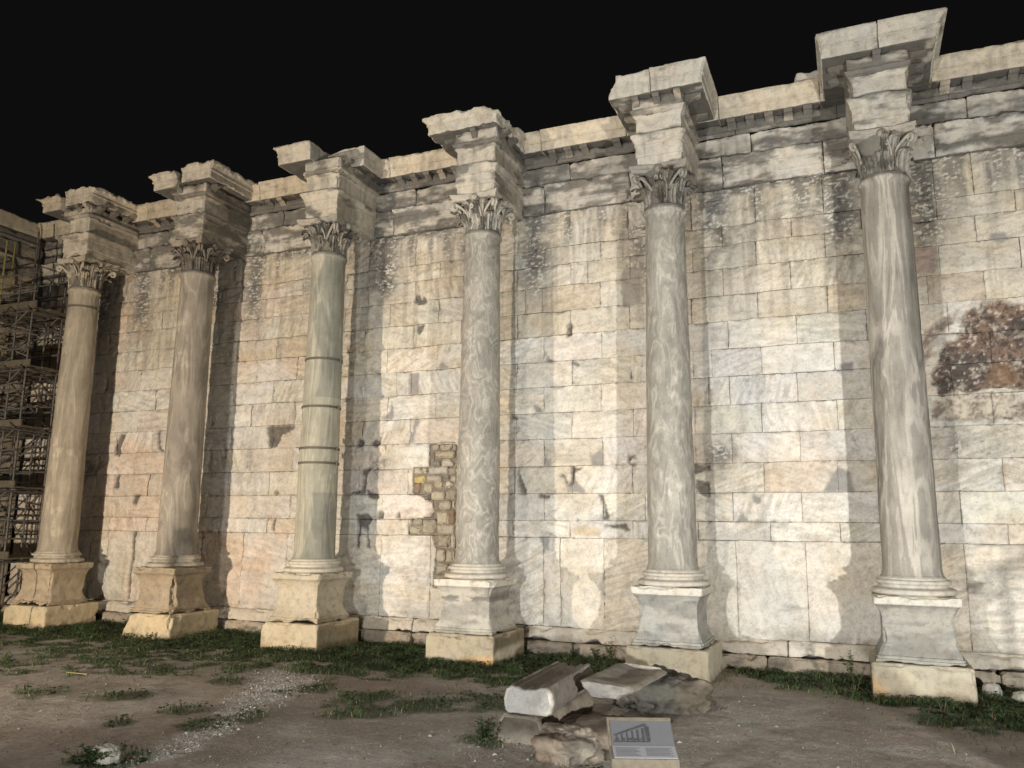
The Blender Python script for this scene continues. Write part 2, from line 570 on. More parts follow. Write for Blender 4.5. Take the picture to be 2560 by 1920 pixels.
RUBBLE=[
(10.22,3.78,10.38,3.92,'t'),(10.39,3.78,10.72,3.92,'t'),(10.73,3.76,10.82,3.90,'t'),(10.28,3.59,10.80,3.76,'y'),(10.20,3.41,10.43,3.56,'d'),(10.46,3.40,10.77,3.59,'c'),(10.79,3.39,10.85,3.59,'t'),(9.74,3.24,9.94,3.38,'t'),(9.96,3.23,10.14,3.37,'t'),(10.14,3.23,10.65,3.40,'c'),(10.66,3.21,10.84,3.38,'o'),(9.76,3.04,10.06,3.20,'Y'),(10.08,3.04,10.48,3.21,'t'),(10.49,3.08,10.68,3.22,'d'),(10.70,3.06,10.85,3.19,'t'),(9.75,2.79,9.93,3.03,'r'),(9.94,2.80,10.26,3.02,'y'),(10.28,2.90,10.57,3.05,'y'),(10.58,2.91,10.74,3.06,'c'),(10.76,2.85,10.87,3.02,'t'),(9.95,2.63,10.20,2.79,'d'),(10.21,2.64,10.56,2.83,'t'),(10.58,2.65,10.86,2.87,'o'),(10.41,2.43,10.72,2.64,'t'),(10.74,2.43,10.86,2.64,'t'),(10.36,2.09,10.67,2.38,'y'),(10.68,2.10,10.83,2.44,'r'),(10.38,1.88,10.82,2.08,'t'),(10.40,1.54,10.72,1.87,'o'),(10.74,1.55,10.84,1.88,'t'),(9.76,2.06,10.00,2.22,'o'),(10.02,1.87,10.35,2.20,'o'),(9.66,1.87,10.01,2.05,'o'),(10.40,1.26,10.61,1.53,'t'),(10.63,1.25,10.85,1.54,'o'),(10.40,0.98,10.72,1.22,'o'),(10.40,0.80,10.70,0.96,'o'),]
RUBPOLY= [(10.15, 3.93), (10.84, 3.91), (10.92, 0.71), (10.32, 0.69), (10.39, 1.5), (10.28, 1.86), (9.64, 1.86), (9.72, 2.21), (10.2, 2.27), (10.32, 2.4), (10.26, 2.58), (9.94, 2.73), (9.74, 2.8), (9.72, 3.39), (10.14, 3.4)]
HOLE= [(20.78, 4.57), (20.72, 4.79), (20.73, 4.95), (20.84, 5.11), (20.8, 5.25), (20.94, 5.57), (21.13, 5.58), (21.2, 5.82), (21.31, 6.0), (21.6, 6.2), (21.79, 6.21), (22.06, 6.13), (22.37, 6.15), (23.41, 5.66), (23.25, 3.99), (22.08, 4.55), (21.57, 4.64), (21.18, 4.6), (20.92, 4.54)]
HOLE2= [(20.51, 5.16), (20.51, 5.57), (20.65, 5.79), (20.83, 6.02), (20.98, 6.1), (21.13, 6.13), (21.09, 5.97), (20.89, 5.79), (20.71, 5.61), (20.62, 5.35)]
HOLE3= [(20.6, 4.1), (20.6, 4.36), (20.8, 4.52), (21.15, 4.58), (21.47, 4.51), (22.07, 4.45), (23.26, 4.14), (23.24, 3.89), (22.03, 3.97)]

wall = thing('marble_wall', (11.0, 1.3, GZ), 'long pale ashlar marble wall with projecting cornice behind the row of columns', 'wall')


def wall_dirt(x, z):
    """0..1: black crust and soot patches with their own ragged outlines"""
    xo = (x + 2.0) % 4.0 - 2.0                                     # distance from the nearest column axis
    n = fbm(x * 1.5, z * 1.5, 3.3, 5, 0.62)
    st = fbm(x * 4.2, z * 0.55, 8.1, 5, 0.6)
    near = np.exp(-((np.abs(xo) - 0.75) / 0.42) ** 2)
    top = sm(6.2, 9.0, z)
    d = 1.0 * sm(6.3, 8.1, z) * near * sm(0.30, 0.52, n)
    d = np.maximum(d, sm(7.2, 9.0, z) * sm(0.44, 0.66, st) * 0.8)
    d = np.maximum(d, sm(8.85, 9.08, z + 0.25 * (n - 0.5)) * sm(0.33, 0.60, n) * 0.95)
    band = np.exp(-((z - 3.55) / 0.42) ** 2)
    d = np.maximum(d, band * near * sm(0.40, 0.66, n) * 0.9)
    d = np.maximum(d, sm(0.70, 0.84, n) * 0.4)
    low = sm(0.5, -0.1, z)
    d = np.maximum(d, low * sm(0.38, 0.7, n) * 0.5)
    return np.clip(d, 0, 1)


def wall_damage(x, z):
    xo = (x + 2.0) % 4.0 - 2.0
    near = np.exp(-((np.abs(xo) - 0.85) / 0.5) ** 2)
    d = 0.15 + 0.75 * near * sm(7.0, 8.2, z)
    d = np.maximum(d, np.exp(-((z - 3.6) / 0.35) ** 2) * (0.35 + 0.6 * near))
    d = np.maximum(d, sm(2.9, 2.0, z) * 0.32)
    d = np.maximum(d, 0.85 * sm(20.2, 20.9, x) * sm(4.7, 4.0, z) * sm(2.6, 3.0, z))
    d = np.maximum(d, 0.7 * sm(6.7, 6.2, x) * np.exp(-((z - 3.65) / 0.25) ** 2))
    return d


def wall_block(mb, x0, x1, z0, z1, rng, course):
    e = np.array([0, 0.004, 0.011, 0.024])
    g = 0.0016 * rng.uniform(0.1, 1.8)
    js_ = rng.uniform(0.15, 0.9) * (0.6 if 2.0 < z0 < 6.2 else 1.0)
    a0, a1, b0, b1 = x0 + g, x1 - g, z0 + g, z1 - g

    def ax(lo, hi, st):
        n = max(2, int(round((hi - lo - 0.048) / st)))
        return np.concatenate([lo + e[:-1], np.linspace(lo + e[-1], hi - e[-1], n), (hi - e[:-1])[::-1]])
    st = 0.023 if x0 > -1 and x1 < 23.2 else 0.05
    xs, zs = ax(a0, a1, st), ax(b0, b1, st)
    X, Z = np.meshgrid(xs, zs, indexing='ij')
    ed = np.minimum(np.minimum(X - a0, a1 - X), np.minimum(Z - b0, b1 - Z))
    wob = 0.011 * (fbm(X * 2.1, Z * 2.1, 1.0, 3) - 0.5) * 2
    wob2 = 0.011 * (fbm(X * 2.1 + 50, Z * 2.1, 4.0, 3) - 0.5) * 2
    dmg = wall_damage(X, Z)
    dep = rng.normal(0, 0.005) + rng.normal(0, 0.006) * (X - (x0 + x1) / 2) + rng.normal(0, 0.008) * (Z - (z0 + z1) / 2)
    dep = dep + 0.013 * js_ * np.clip(1 - ed / 0.014, 0, 1) ** 1.4
    dep = dep + 0.010 * (fbm(X * 2.2, Z * 2.2, 5.0, 3) - 0.5) + 0.007 * (fbm(X * 11, Z * 11, 6.0, 4, 0.6) - 0.5)
    pit = fbm(X * 24, Z * 30, 17.0, 3, 0.6)
    dep = dep + 0.008 * sm(0.60, 0.72, pit)
    flk = fbm(X * 3.2 + 7, Z * 6.0, 18.0, 5, 0.62)
    dep = dep + 0.012 * sm(0.55, 0.57, flk) + 0.010 * sm(0.62, 0.635, flk)
    # chipped edges and corners
    cn = fbm(X * 3.6, Z * 3.6, 11.0, 4, 0.6)
    chipw = np.clip((cn - 0.56 + 0.14 * dmg) * 0.65, 0, 0.14)
    chip = np.clip(1 - ed / np.maximum(chipw, 1e-4), 0, 1) * sm(0, 0.015, chipw)
    rough = fbm(X * 8, Z * 13, 15.0, 5, 0.65)
    dep = dep + 0.034 * chip * (0.5 + rough)
    # broken, flaked faces
    fl = fbm(X * 1.8, Z * 2.6, 21.0, 5, 0.6)
    brk = sm(0.62 - 0.30 * dmg, 0.68 - 0.30 * dmg, fl) * np.clip(dmg * 1.5, 0, 1)
    ridg = np.abs(rough - 0.5) * 2
    dep = dep + brk * (0.012 + 0.075 * ridg * dmg)
    # colour of this block
    base = CREAM * rng.uniform(0.90, 1.06)
    base = base * np.array((1 + rng.normal(0, 0.012), 1.0, 1 + rng.normal(0, 0.02)))
    hue = fbm(np.array((x0 + x1) * 0.21), np.array(z0 * 0.6), 30.0, 2)
    if z0 > 6.2:
        base = base * 0.5 + np.array((0.535, 0.485, 0.39)) * 0.5
    if 1.5 < z0 < 6.2:
        base = base * np.array((1.0, 1.01, 1.04))
    if z0 < 2.0:
        base = base * 0.6 + np.array((0.64, 0.61, 0.55)) * 0.4
    if rng.rand() < 0.14:
        base = base * np.array((0.97, 0.93, 0.89))
    n = fbm(X * 1.1, Z * 1.9, 33.0, 4)
    col = mixc(base, base * np.array((0.94, 0.90, 0.83)), sm(0.45, 0.72, n) * 0.8)
    vst = fbm(X * 6.5, Z * 0.45, 35.0, 4, 0.6)
    col = col * (0.93 + 0.14 * vst)[..., None]
    col = mixc(col, col * np.array((0.66, 0.655, 0.64)), sm(0.54, 0.70, vst) * sm(5.4, 7.0, Z) * 0.7)
    bed = fbm(X * 0.9, Z * 9 + X * 0.8 * rng.uniform(-1, 1), 37.0 + course, 4)
    col = col * (0.90 + 0.20 * bed)[..., None]
    th = rng.uniform(-0.5, 0.5) + (math.pi / 2 if rng.rand() < 0.35 else 0)
    us, vs_ = X * math.cos(th) + Z * math.sin(th), -X * math.sin(th) + Z * math.cos(th)
    grain = fbm(us * 2.2, vs_ * 17, 39.0 + course * 3.7 + x0, 5, 0.65)
    gs = rng.choice([0.08, 0.14, 0.20, 0.30])
    col = col * (1 - gs * 0.5 + gs * sm(0.36, 0.62, grain))[..., None]
    dep = dep + 0.010 * gs * (0.5 - grain) * 4
    pink = fbm(X * 0.6, Z * 0.8, 41.0, 3)
    col = mixc(col, col * np.array((1.02, 0.93, 0.88)), sm(0.5, 0.7, pink) * sm(8.0, 5.0, X))
    crk = np.abs(fbm(X * 0.9 + 3, Z * 0.9, 51.0, 5, 0.55) - 0.5)
    line = sm(0.006, 0.0015, crk) * sm(0.48, 0.56, fbm(X * 0.5, Z * 0.5, 60.0, 2))
    dep = dep + 0.005 * line
    col = mixc(col, CRUST * 1.6, line * 0.35)
    col = col * (1 - 0.16 * sm(0.60, 0.72, pit) - 0.05 * sm(0.55, 0.57, flk))[..., None]
    # rusty seams
    seam = np.abs(fbm(X * 0.7 + 9, Z * 0.35, 71.0, 5, 0.6) - 0.5)
    col = mixc(col, col * np.array((0.92, 0.82, 0.71)), sm(0.012, 0.002, seam) * 0.45)
    d = wall_dirt(X, Z)
    d = np.maximum(d, brk * sm(0.25, 0.7, ridg) * 0.8 * dmg)
    d = np.maximum(d, chip * sm(0.40, 0.85, rough) * 0.6)
    d = np.maximum(d, sm(0.008, 0.0, ed) * (0.05 + 0.65 * sm(0.50, 0.66, fbm(X * 1.4, Z * 1.4, 12.0, 4))))
    col = mixc(col, CRUST * (0.65 + 1.1 * rough + 0.5 * (n - 0.5))[..., None], d)
    # lichen spots: clean pale flecks left in the crusted parts
    fleck = fbm(X * 13, Z * 30, 81.0, 4, 0.6)
    col = mixc(col, CREAM * 1.05, sm(0.615, 0.655, fleck) * sm(0.25, 0.7, d) * 0.75)
    # mortar repairs, holes, lost corners, a painted shadow smear and toned areas
    for kind, poly in PATCHES:
        px = [p[0] for p in poly]
        pz = [p[1] for p in poly]
        if max(px) < x0 - 0.1 or min(px) > x1 + 0.1 or max(pz) < z0 - 0.1 or min(pz) > z1 + 0.1:
            continue
        jx = X + 0.10 * (fbm(X * 9, Z * 9, 90.0, 4, 0.65) - 0.5)
        jz = Z + 0.10 * (fbm(X * 9 + 20, Z * 9, 92.0, 4, 0.65) - 0.5)
        t = 0
        for ox, oz in ((-.022, -.010), (.022, .010), (-.010, .022), (.010, -.022), (0, 0)):
            t = t + inpoly(jx + ox, jz + oz, poly) / 5.0
        if kind == 'G':
            dep = dep * (1 - t) + t * (0.012 + 0.004 * rough)
            col = mixc(col, MORTAR * (0.9 + 0.3 * rough[..., None]), t * 0.95)
        elif kind == 'D':
            dep = dep + t * (0.03 + 0.05 * rough)
            col = mixc(col, np.array((0.12, 0.11, 0.096)) * (0.25 + 1.5 * rough[..., None]), t * 0.93)
        elif kind == 'O':
            col = mixc(col, np.array((0.50, 0.41, 0.28)) * (0.6 + 0.7 * rough[..., None]), t * 0.75)
            dep = dep + t * 0.015 * rough
        elif kind == 'B':
            col = mixc(col, np.array((0.29, 0.262, 0.222)) * (0.8 + 0.4 * rough[..., None]), t * 0.9)
            dep = dep + t * 0.01
        elif kind == 'R':
            col = mixc(col, np.array((0.33, 0.25, 0.21)) * (0.8 + 0.4 * rough[..., None]), t * 0.9)
            dep = dep + t * 0.006
    # the big crumbled hollow beyond the last column
    if x1 > 20.2 and z0 < 6.6 and z1 > 3.6:
        jx = X + 0.34 * (fbm(X * 3, Z * 3, 95.0, 5, 0.65) - 0.5)
        jz = Z + 0.34 * (fbm(X * 3 + 20, Z * 3, 97.0, 5, 0.65) - 0.5)
        h1 = h2 = h3 = 0
        for ox, oz in ((-.035, -.015), (.035, .015), (-.015, .035), (.015, -.035), (0, 0)):
            h1 = h1 + inpoly(jx + ox, jz + oz, HOLE) / 5.0
            h2 = h2 + inpoly(jx + ox, jz + oz, HOLE2) / 5.0
            h3 = h3 + inpoly(jx + ox, jz + oz, HOLE3) / 5.0
        lump = fbm(X * 4.5, Z * 4.5, 101.0, 5, 0.65)
        fine = fbm(X * 15, Z * 15, 103.0, 4, 0.7)
        big = fbm(X * 1.6, Z * 1.6, 105.0, 3)
        hc = mixc(np.array((0.095, 0.078, 0.066)), np.array((0.20, 0.135, 0.10)), sm(0.35, 0.6, big))
        hc = mixc(hc, np.array((0.36, 0.315, 0.26)), sm(0.52, 0.68, lump) * 0.8)
        hc = mixc(hc, np.array((0.70, 0.66, 0.58)), sm(0.66, 0.72, fine) * 0.55)
        hc = mixc(hc, np.array((0.06, 0.055, 0.05)), sm(0.50, 0.40, fine) * 0.85)
        br = inpoly(jx, jz, [(21.52, 4.62), (21.95, 4.66), (21.98, 5.05), (21.6, 5.08), (21.45, 4.85)]).astype(float)
        hc = mixc(hc, np.array((0.19, 0.125, 0.08)) * (0.5 + 1.0 * fine[..., None]), br * 0.8)
        dep = dep + h1 * (0.03 + 0.16 * np.abs(lump - 0.35) + 0.07 * fine)
        col = mixc(col, hc, h1)
        hc2 = mixc(np.array((0.25, 0.20, 0.17)), np.array((0.45, 0.40, 0.35)), sm(0.45, 0.65, fine))
        dep = dep + h2 * (0.02 + 0.04 * fine)
        col = mixc(col, hc2, h2)
        hc3 = mixc(np.array((0.20, 0.17, 0.14)), np.array((0.50, 0.45, 0.37)), sm(0.40, 0.62, fine * 0.5 + lump * 0.5))
        dep = dep + h3 * (1 - h1) * (0.02 + 0.10 * np.abs(lump - 0.4))
        col = mixc(col, hc3, h3 * (1 - h1))
    rb = inpoly(X, Z, RUBPOLY).astype(float)
    dep = dep + rb * (0.045 + 0.02 * rough)
    col = mixc(col, np.array((0.22, 0.19, 0.15)) * (0.6 + 0.8 * rough[..., None]), rb)
    P = np.stack([X + wob, WY + dep, Z + wob2], -1)
    # keep neighbouring blocks closed: run the outer ring back into the joint
    P[0, :, 1] += 0.02 * js_
    P[-1, :, 1] += 0.02 * js_
    P[:, 0, 1] += 0.02 * js_
    P[:, -1, 1] += 0.02 * js_
    mb.grid(P, np.clip(col, 0.02, 0.9))


rng = np.random.RandomState(11)
mb = MB()
for ci in range(len(COURSES) - 1):
    z0, z1 = COURSES[ci], COURSES[ci + 1]
    typeA = {0: True, 1: False, 2: True, 3: False, 4: True, 5: False, 6: True, 7: False, 8: True, 9: False, 10: True, 11: False, 12: True, 13: False}[ci]
    off = 0.95 if typeA else 0.28
    js = [XL]
    x = off - 8.0
    while x < XR - 0.3:
        j = x + rng.uniform(-0.04, 0.04)
        if j > XL + 0.3:
            js.append(j)
            if rng.rand() < 0.10:
                js.append(j + rng.choice([0.38, 0.66, 0.9]))
        x += 4 / 3
    js = sorted(js) + [XR]
    js = [a for i, a in enumerate(js) if i == 0 or a - js[i - 1] > 0.2]
    for a, b in zip(js[:-1], js[1:]):
        wall_block(mb, a, b, z0, z1, rng, ci)
face = mb.build('wall_face', M_WALL, wall, ang=60)

# solid body behind the faces and joints
mb = MB()
box(mb, (XL, WY + 0.16, GZ - 0.2), (20.3, 2.3, 9.2), (0.12, 0.11, 0.10))
box(mb, (20.3, WY + 0.30, GZ - 0.2), (XR, 2.3, 9.2), (0.12, 0.11, 0.10))
box(mb, (20.3, WY + 0.16, 6.5), (XR, WY + 0.29, 9.2), (0.12, 0.11, 0.10))
box(mb, (20.3, WY + 0.16, GZ - 0.2), (XR, WY + 0.29, 3.7), (0.12, 0.11, 0.10))
mb.build('wall_core', M_WALL, wall, smooth=False)

# small stones that fill the hole beside the fourth column
RC = {'t': (0.42, 0.375, 0.295), 'y': (0.44, 0.39, 0.285), 'Y': (0.52, 0.42, 0.19), 'd': (0.24, 0.22, 0.19), 'c': (0.53, 0.49, 0.41),
      'o': (0.34, 0.30, 0.225), 'r': (0.25, 0.18, 0.13)}
mb = MB()
for i, (a, b, d, e, k) in enumerate(RUBBLE):
    a, d, b, e = a + rng.uniform(-.008, .010), d - rng.uniform(-.008, .010), b + rng.uniform(-.006, .008), e - rng.uniform(-.006, .008)
    cc = np.array(RC[k]) * rng.uniform(0.88, 1.1)
    profblock(mb, a, d, WY + 0.005 + rng.uniform(-0.01, 0.02), WY + 0.11, [(b, 0), (e, 0)], lambda P, f: weather(P, cc, i, tan=0.0), 0.02,
              amp=0.022, freq=9, rnd=0.03, chip=0.07, seed=i, faces='FLRTU')
mb.build('rubble_infill', M_ROCK, wall, ang=70)

# foot mouldings under the orthostats
mb = MB()
fx = np.concatenate([np.arange(XL, XR, 2.66), [XR]])
for i in range(len(fx) - 1):
    cb = CREAM * rng.uniform(0.82, 0.98) * np.array((1, 0.97, 0.93))
    profblock(mb, fx[i] + 0.004, fx[i + 1] - 0.004, WY - 0.10, WY + 0.2, [(-0.28, 0.03), (-0.10, 0.02), (-0.05, -0.02), (0.0, -0.05)],
              lambda P, f: weather(P, cb, i, 0.30), 0.035, (0, 0, 1, 0), 0.012, 5, 0.02, 0.09, i, 'FLRT')
mb.build('wall_foot_course', M_TRIM, wall)
mb = MB()
fx = np.concatenate([np.arange(XL, XR, 1.9), [XR]])
for i in range(len(fx) - 1):
    cb = np.array((0.36, 0.31, 0.24)) * rng.uniform(0.8, 1.1)
    profblock(mb, fx[i] + 0.006, fx[i + 1] - 0.006, WY - 0.22 + rng.uniform(-0.03, 0.03), WY + 0.2, [(GZ - 0.2, 0.0), (-0.285, 0.0)],
              lambda P, f: weather(P, cb, i + 50, 0.34), 0.04, (0, 0, 1, 0), 0.03, 4, 0.03, 0.12, i + 9, 'FLRT')
mb.build('wall_foundation', M_ROCK, wall)

# architrave, frieze, cornice of the wall, bay by bay
ARCH = [(9.15, 0.0), (9.155, 0.03), (9.36, 0.03), (9.365, 0.055), (9.58, 0.055), (9.585, 0.075), (9.64, 0.08), (9.70, 0.12), (9.76, 0.16), (9.79, 0.16)]
FRZ = [(9.79, 0.05), (9.83, 0.03), (10.18, 0.03), (10.22, 0.07), (10.26, 0.09)]
BED = [(10.26, 0.08), (10.30, 0.12), (10.34, 0.13), (10.345, 0.09), (10.55, 0.09)]
CORN = [(10.56, 0.0), (10.565, 0.012), (10.755, 0.012), (10.76, 0.042), (10.795, 0.044), (10.80, 0.026), (10.83, 0.032), (10.92, 0.075), (10.968, 0.115), (10.972, 0.13), (11.03, 0.135)]


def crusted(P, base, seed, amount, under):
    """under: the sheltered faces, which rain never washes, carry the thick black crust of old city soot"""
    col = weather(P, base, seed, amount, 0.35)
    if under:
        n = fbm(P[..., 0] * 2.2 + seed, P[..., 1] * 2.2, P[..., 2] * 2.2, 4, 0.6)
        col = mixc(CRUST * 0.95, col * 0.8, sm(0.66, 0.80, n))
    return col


LOWBAYS = [(-3.4, -1.0), (-1.0, 1.0), (1.0, 3.0), (3.0, 5.0), (5.0, 7.0), (7.0, 9.0), (9.0, 11.0), (11.0, 13.0), (13.0, 15.0), (15.0, 17.0), (17.0, 19.0), (19.0, 21.0), (21.0, 23.0), (23.0, 25.0)]
mbA, mbF, mbC = MB(), MB(), MB()
for i, (a, b) in enumerate(LOWBAYS):
    cb = CREAM * rng.uniform(0.84, 0.98)
    st = 0.035 if a > -2 and b < 24 else 0.07
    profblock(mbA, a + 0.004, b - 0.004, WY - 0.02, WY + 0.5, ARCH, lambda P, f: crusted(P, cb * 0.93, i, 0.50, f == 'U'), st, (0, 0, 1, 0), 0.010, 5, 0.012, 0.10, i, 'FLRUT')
    profblock(mbF, (a if i == 0 else a + 0.6) + 0.004, b + 0.6 - 0.004, WY - 0.0, WY + 0.5, FRZ, lambda P, f: weather(P, cb * 0.90, i + 20, 0.52, 0.6), st, (0, 0, 1, 0), 0.010, 5, 0.012, 0.06, i + 20, 'FLRT')
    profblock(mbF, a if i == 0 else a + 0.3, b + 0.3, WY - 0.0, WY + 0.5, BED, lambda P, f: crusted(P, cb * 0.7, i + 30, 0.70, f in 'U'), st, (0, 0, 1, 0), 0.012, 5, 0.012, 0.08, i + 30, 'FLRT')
for i, a in enumerate(range(-3, 25, 2)):
    a, b = a - (0.4 if a == -3 else 0), a + 2
    cb = np.array((0.60, 0.53, 0.41)) * rng.uniform(0.9, 1.05)
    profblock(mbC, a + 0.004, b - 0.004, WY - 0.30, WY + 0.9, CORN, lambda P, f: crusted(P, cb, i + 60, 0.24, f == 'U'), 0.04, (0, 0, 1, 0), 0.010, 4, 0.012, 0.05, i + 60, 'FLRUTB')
mbA.build('architrave', M_TRIM, wall)
mbF.build('frieze', M_TRIM, wall)
mbC.build('cornice', M_TRIM, wall)


def modillion(x, y, ax, parent, seed, d=0.26, w=0.15):
    """a scrolled bracket under the cornice soffit; ax = outward direction (0,-1) front, (1,0) right, (-1,0) left"""
    mbm = MB()
    t = np.linspace(0, 1, 12)
    n = 7
    us = np.linspace(-w / 2, w / 2, n)
    top = 10.562
    low = top - 0.045 - 0.135 * (1 - t) ** 1.6 - 0.03 * np.exp(-((t - 0.86) / 0.12) ** 2)
    o = np.array(ax, float)
    sd = np.array((-o[1], o[0]))
    jit = 0.012
    prof = np.stack([t * d, low], -1)
    loop = np.concatenate([prof, [[d, top], [0.0, top]]])
    P = np.zeros((len(loop), n, 3))
    for j, u in enumerate(us):
        P[:, j, 0] = x + o[0] * loop[:, 0] + sd[0] * u
        P[:, j, 1] = y + o[1] * loop[:, 0] + sd[1] * u
        P[:, j, 2] = loop[:, 1] + 0.012 * math.cos(j * math.pi) * 0.5
    q = P * 11 + seed
    for a in range(3):
        P[..., a] += jit * (fbm(q[..., 0] + 9 * a, q[..., 1], q[..., 2], 3) - 0.5) * 2
    P[-2:, :, 2] = top
    cc = weather(P, np.array((0.40, 0.35, 0.27)), seed, 0.60)
    mbm.grid(P, cc, flip=True)
    for j, fl in ((0, 0), (n - 1, 1)):
        V = np.concatenate([P[:, j], P[:, j].mean(0)[None]])
        L = len(loop)
        T = np.array([[i, (i + 1) % L, L] for i in range(L)])
        mbm.tris(V, T if fl else T[:, ::-1], weather(V, np.array((0.36, 0.32, 0.25)), seed, 0.6))
    return mbm.build('modillion', M_TRIM, parent, ang=60)


for i in range(6):
    for k in range(5):
        x = 4 * i + 1.24 + 0.38 * k
        if rng.rand() < 0.12:
            continue
        modillion(x, WY - 0.08, (0, -1), wall, i * 5 + k, 0.22, 0.17)
for x in (-2.6, -2.1, -1.6):
    modillion(x, WY - 0.08, (0, -1), wall, x + 90, 0.22, 0.17)

# loose block on top of the wall
lb = MB()
profblock(lb, 18.52, 19.1, 0.95, 1.7, [(11.035, 0), (11.33, -0.03)], lambda P, f: weather(P, CREAM * 0.95, 5, 0.2), 0.04, amp=0.02, freq=4, rnd=0.04, chip=0.1, seed=4)
tag(lb.build('loose_stone_block', M_TRIM), 'small squared stone lying on the wall top beside the tallest column cornice', 'stone')

# side wall of the gateway, running towards the viewer at the far end
gw = thing('gateway_side_wall', (-4.0, -1.0, GZ), 'dim stone side wall at the far end, behind the scaffolding', 'wall')
mb = MB()
for k, (z0, z1) in enumerate(zip([GZ - 0.1] + COURSES[1:-1], COURSES[1:])):
    off = 0.6 if k % 2 else 0.0
    ys = [-4.0] + [y for y in np.arange(-3.4 + off, 1.0, 1.25)] + [1.22]
    for i in range(len(ys) - 1):
        cb = np.array((0.34, 0.29, 0.22)) * rng.uniform(0.8, 1.1)
        profblock(mb, -4.8, XL - 0.02 + rng.normal(0, 0.006), ys[i] + 0.004, ys[i + 1] - 0.004, [(z0 + 0.004, 0), (z1 - 0.004, 0)],
                  lambda P, f: weather(P, cb, k + i, 0.42), 0.06, amp=0.012, freq=5, rnd=0.012, chip=0.05, seed=k * 9 + i, faces='RFBT')
mb.build('wall_face', M_WALL, gw)
mb = MB()
for prof in (ARCH, FRZ, BED):
    profblock(mb, -4.8, XL - 0.03, -4.0, 1.22, prof, lambda P, f: weather(P, np.array((0.30, 0.26, 0.2)), 3, 0.5), 0.05, (0, 1, 1, 0), 0.012, 5, 0.012, 0.08, 3, 'RFUT')
mb.build('entablature', M_TRIM, gw)
mb = MB()
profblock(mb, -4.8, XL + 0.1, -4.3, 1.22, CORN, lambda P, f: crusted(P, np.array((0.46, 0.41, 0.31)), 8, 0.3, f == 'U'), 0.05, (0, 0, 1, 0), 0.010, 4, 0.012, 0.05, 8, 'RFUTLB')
mb.build('cornice', M_TRIM, gw)

# ================================================================== columns
PED = [(0.0, 0.125), (0.05, 0.125), (0.055, 0.10), (0.10, 0.105), (0.105, 0.08), (0.16, 0.062), (0.24, 0.022), (0.31, 0.0), (0.70, 0.0), (0.77, 0.018), (0.84, 0.05),
       (0.885, 0.092), (0.89, 0.105), (0.905, 0.115), (1.025, 0.118), (1.03, 0.09)]
BASE = [(1.028, 0.58), (1.035, 0.615), (1.055, 0.65), (1.085, 0.66), (1.115, 0.645), (1.135, 0.605), (1.138, 0.575), (1.155, 0.54), (1.185, 0.528), (1.202, 0.545), (1.205, 0.565),
        (1.225, 0.582), (1.25, 0.578), (1.272, 0.55), (1.275, 0.52), (1.30, 0.51), (1.315, 0.49)]
ARCHC = [(9.125, -0.03), (9.13, -0.005), (9.33, -0.005), (9.335, 0.022), (9.57, 0.022), (9.575, 0.045), (9.64, 0.048), (9.70, 0.075), (9.74, 0.105), (9.79, 0.108)]
FRZC = [(9.79, 0.03), (9.83, 0.0), (10.14, 0.0), (10.18, 0.03), (10.215, 0.06)]
BEDC = [(10.215, 0.05), (10.26, 0.085), (10.30, 0.10), (10.305, 0.06), (10.57, 0.06)]


def bell_r(z):
    t = np.clip((z - 8.30) / 0.70, 0, 1)
    return 0.350 + 0.03 * t + 0.13 * t ** 3


def leaf(mb, cx, cy, ang, z0, h, w, curl, seed, base, lean=0.0, top=1.0):
    nu, nv = 13, 18
    u = np.linspace(-1, 1, nu)
    v = np.linspace(0, top, nv)
    Ug, Vg = np.meshgrid(u, v, indexing='ij')
    rise = np.where(Vg < 0.72, Vg / 0.72, 1.0)
    t = np.clip((Vg - 0.72) / 0.28, 0, 1)
    z = z0 + h * (0.90 * rise) + curl * 0.75 * np.sin(t * math.pi * 0.95)
    r = bell_r(z) + 0.016 + lean * Vg ** 2 + curl * (1 - np.cos(t * math.pi * 0.95)) * 0.75
    wid = w * (0.62 + 0.42 * np.sin(np.clip(Vg * 1.15, 0, 1) * math.pi * 0.8)) * (1 - 0.45 * t ** 2)
    lob = 1 - 0.24 * np.abs(np.cos(Vg * math.pi * 4.4)) ** 1.5 * (np.abs(Ug) > 0.3)
    xx = Ug * wid * 0.5 * lob
    rel = np.cos(Ug * math.pi * 3.4 + Vg * 1.5)
    r = r + 0.026 * np.exp(-(Ug / 0.16) ** 2) + 0.017 * rel * (1 - 0.4 * t) - 0.030 * Ug ** 2
    a = ang + xx / np.maximum(r, 0.2)
    q = np.stack([r * np.cos(a) * 12 + seed, r * np.sin(a) * 12, z * 12], -1)
    r = r + 0.05 * (fbm(q[..., 0], q[..., 1], q[..., 2], 3) - 0.5)
    P = np.stack([cx + r * np.cos(a), cy + r * np.sin(a), z], -1)
    n = fbm(P[..., 0] * 6 + seed, P[..., 1] * 6, P[..., 2] * 6, 4)
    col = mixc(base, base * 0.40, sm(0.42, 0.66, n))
    col = col * (0.80 + 0.25 * rel)[..., None]  # relief shading painted in: creases darker, ridges lighter
    mb.grid(P, col, flip=True)


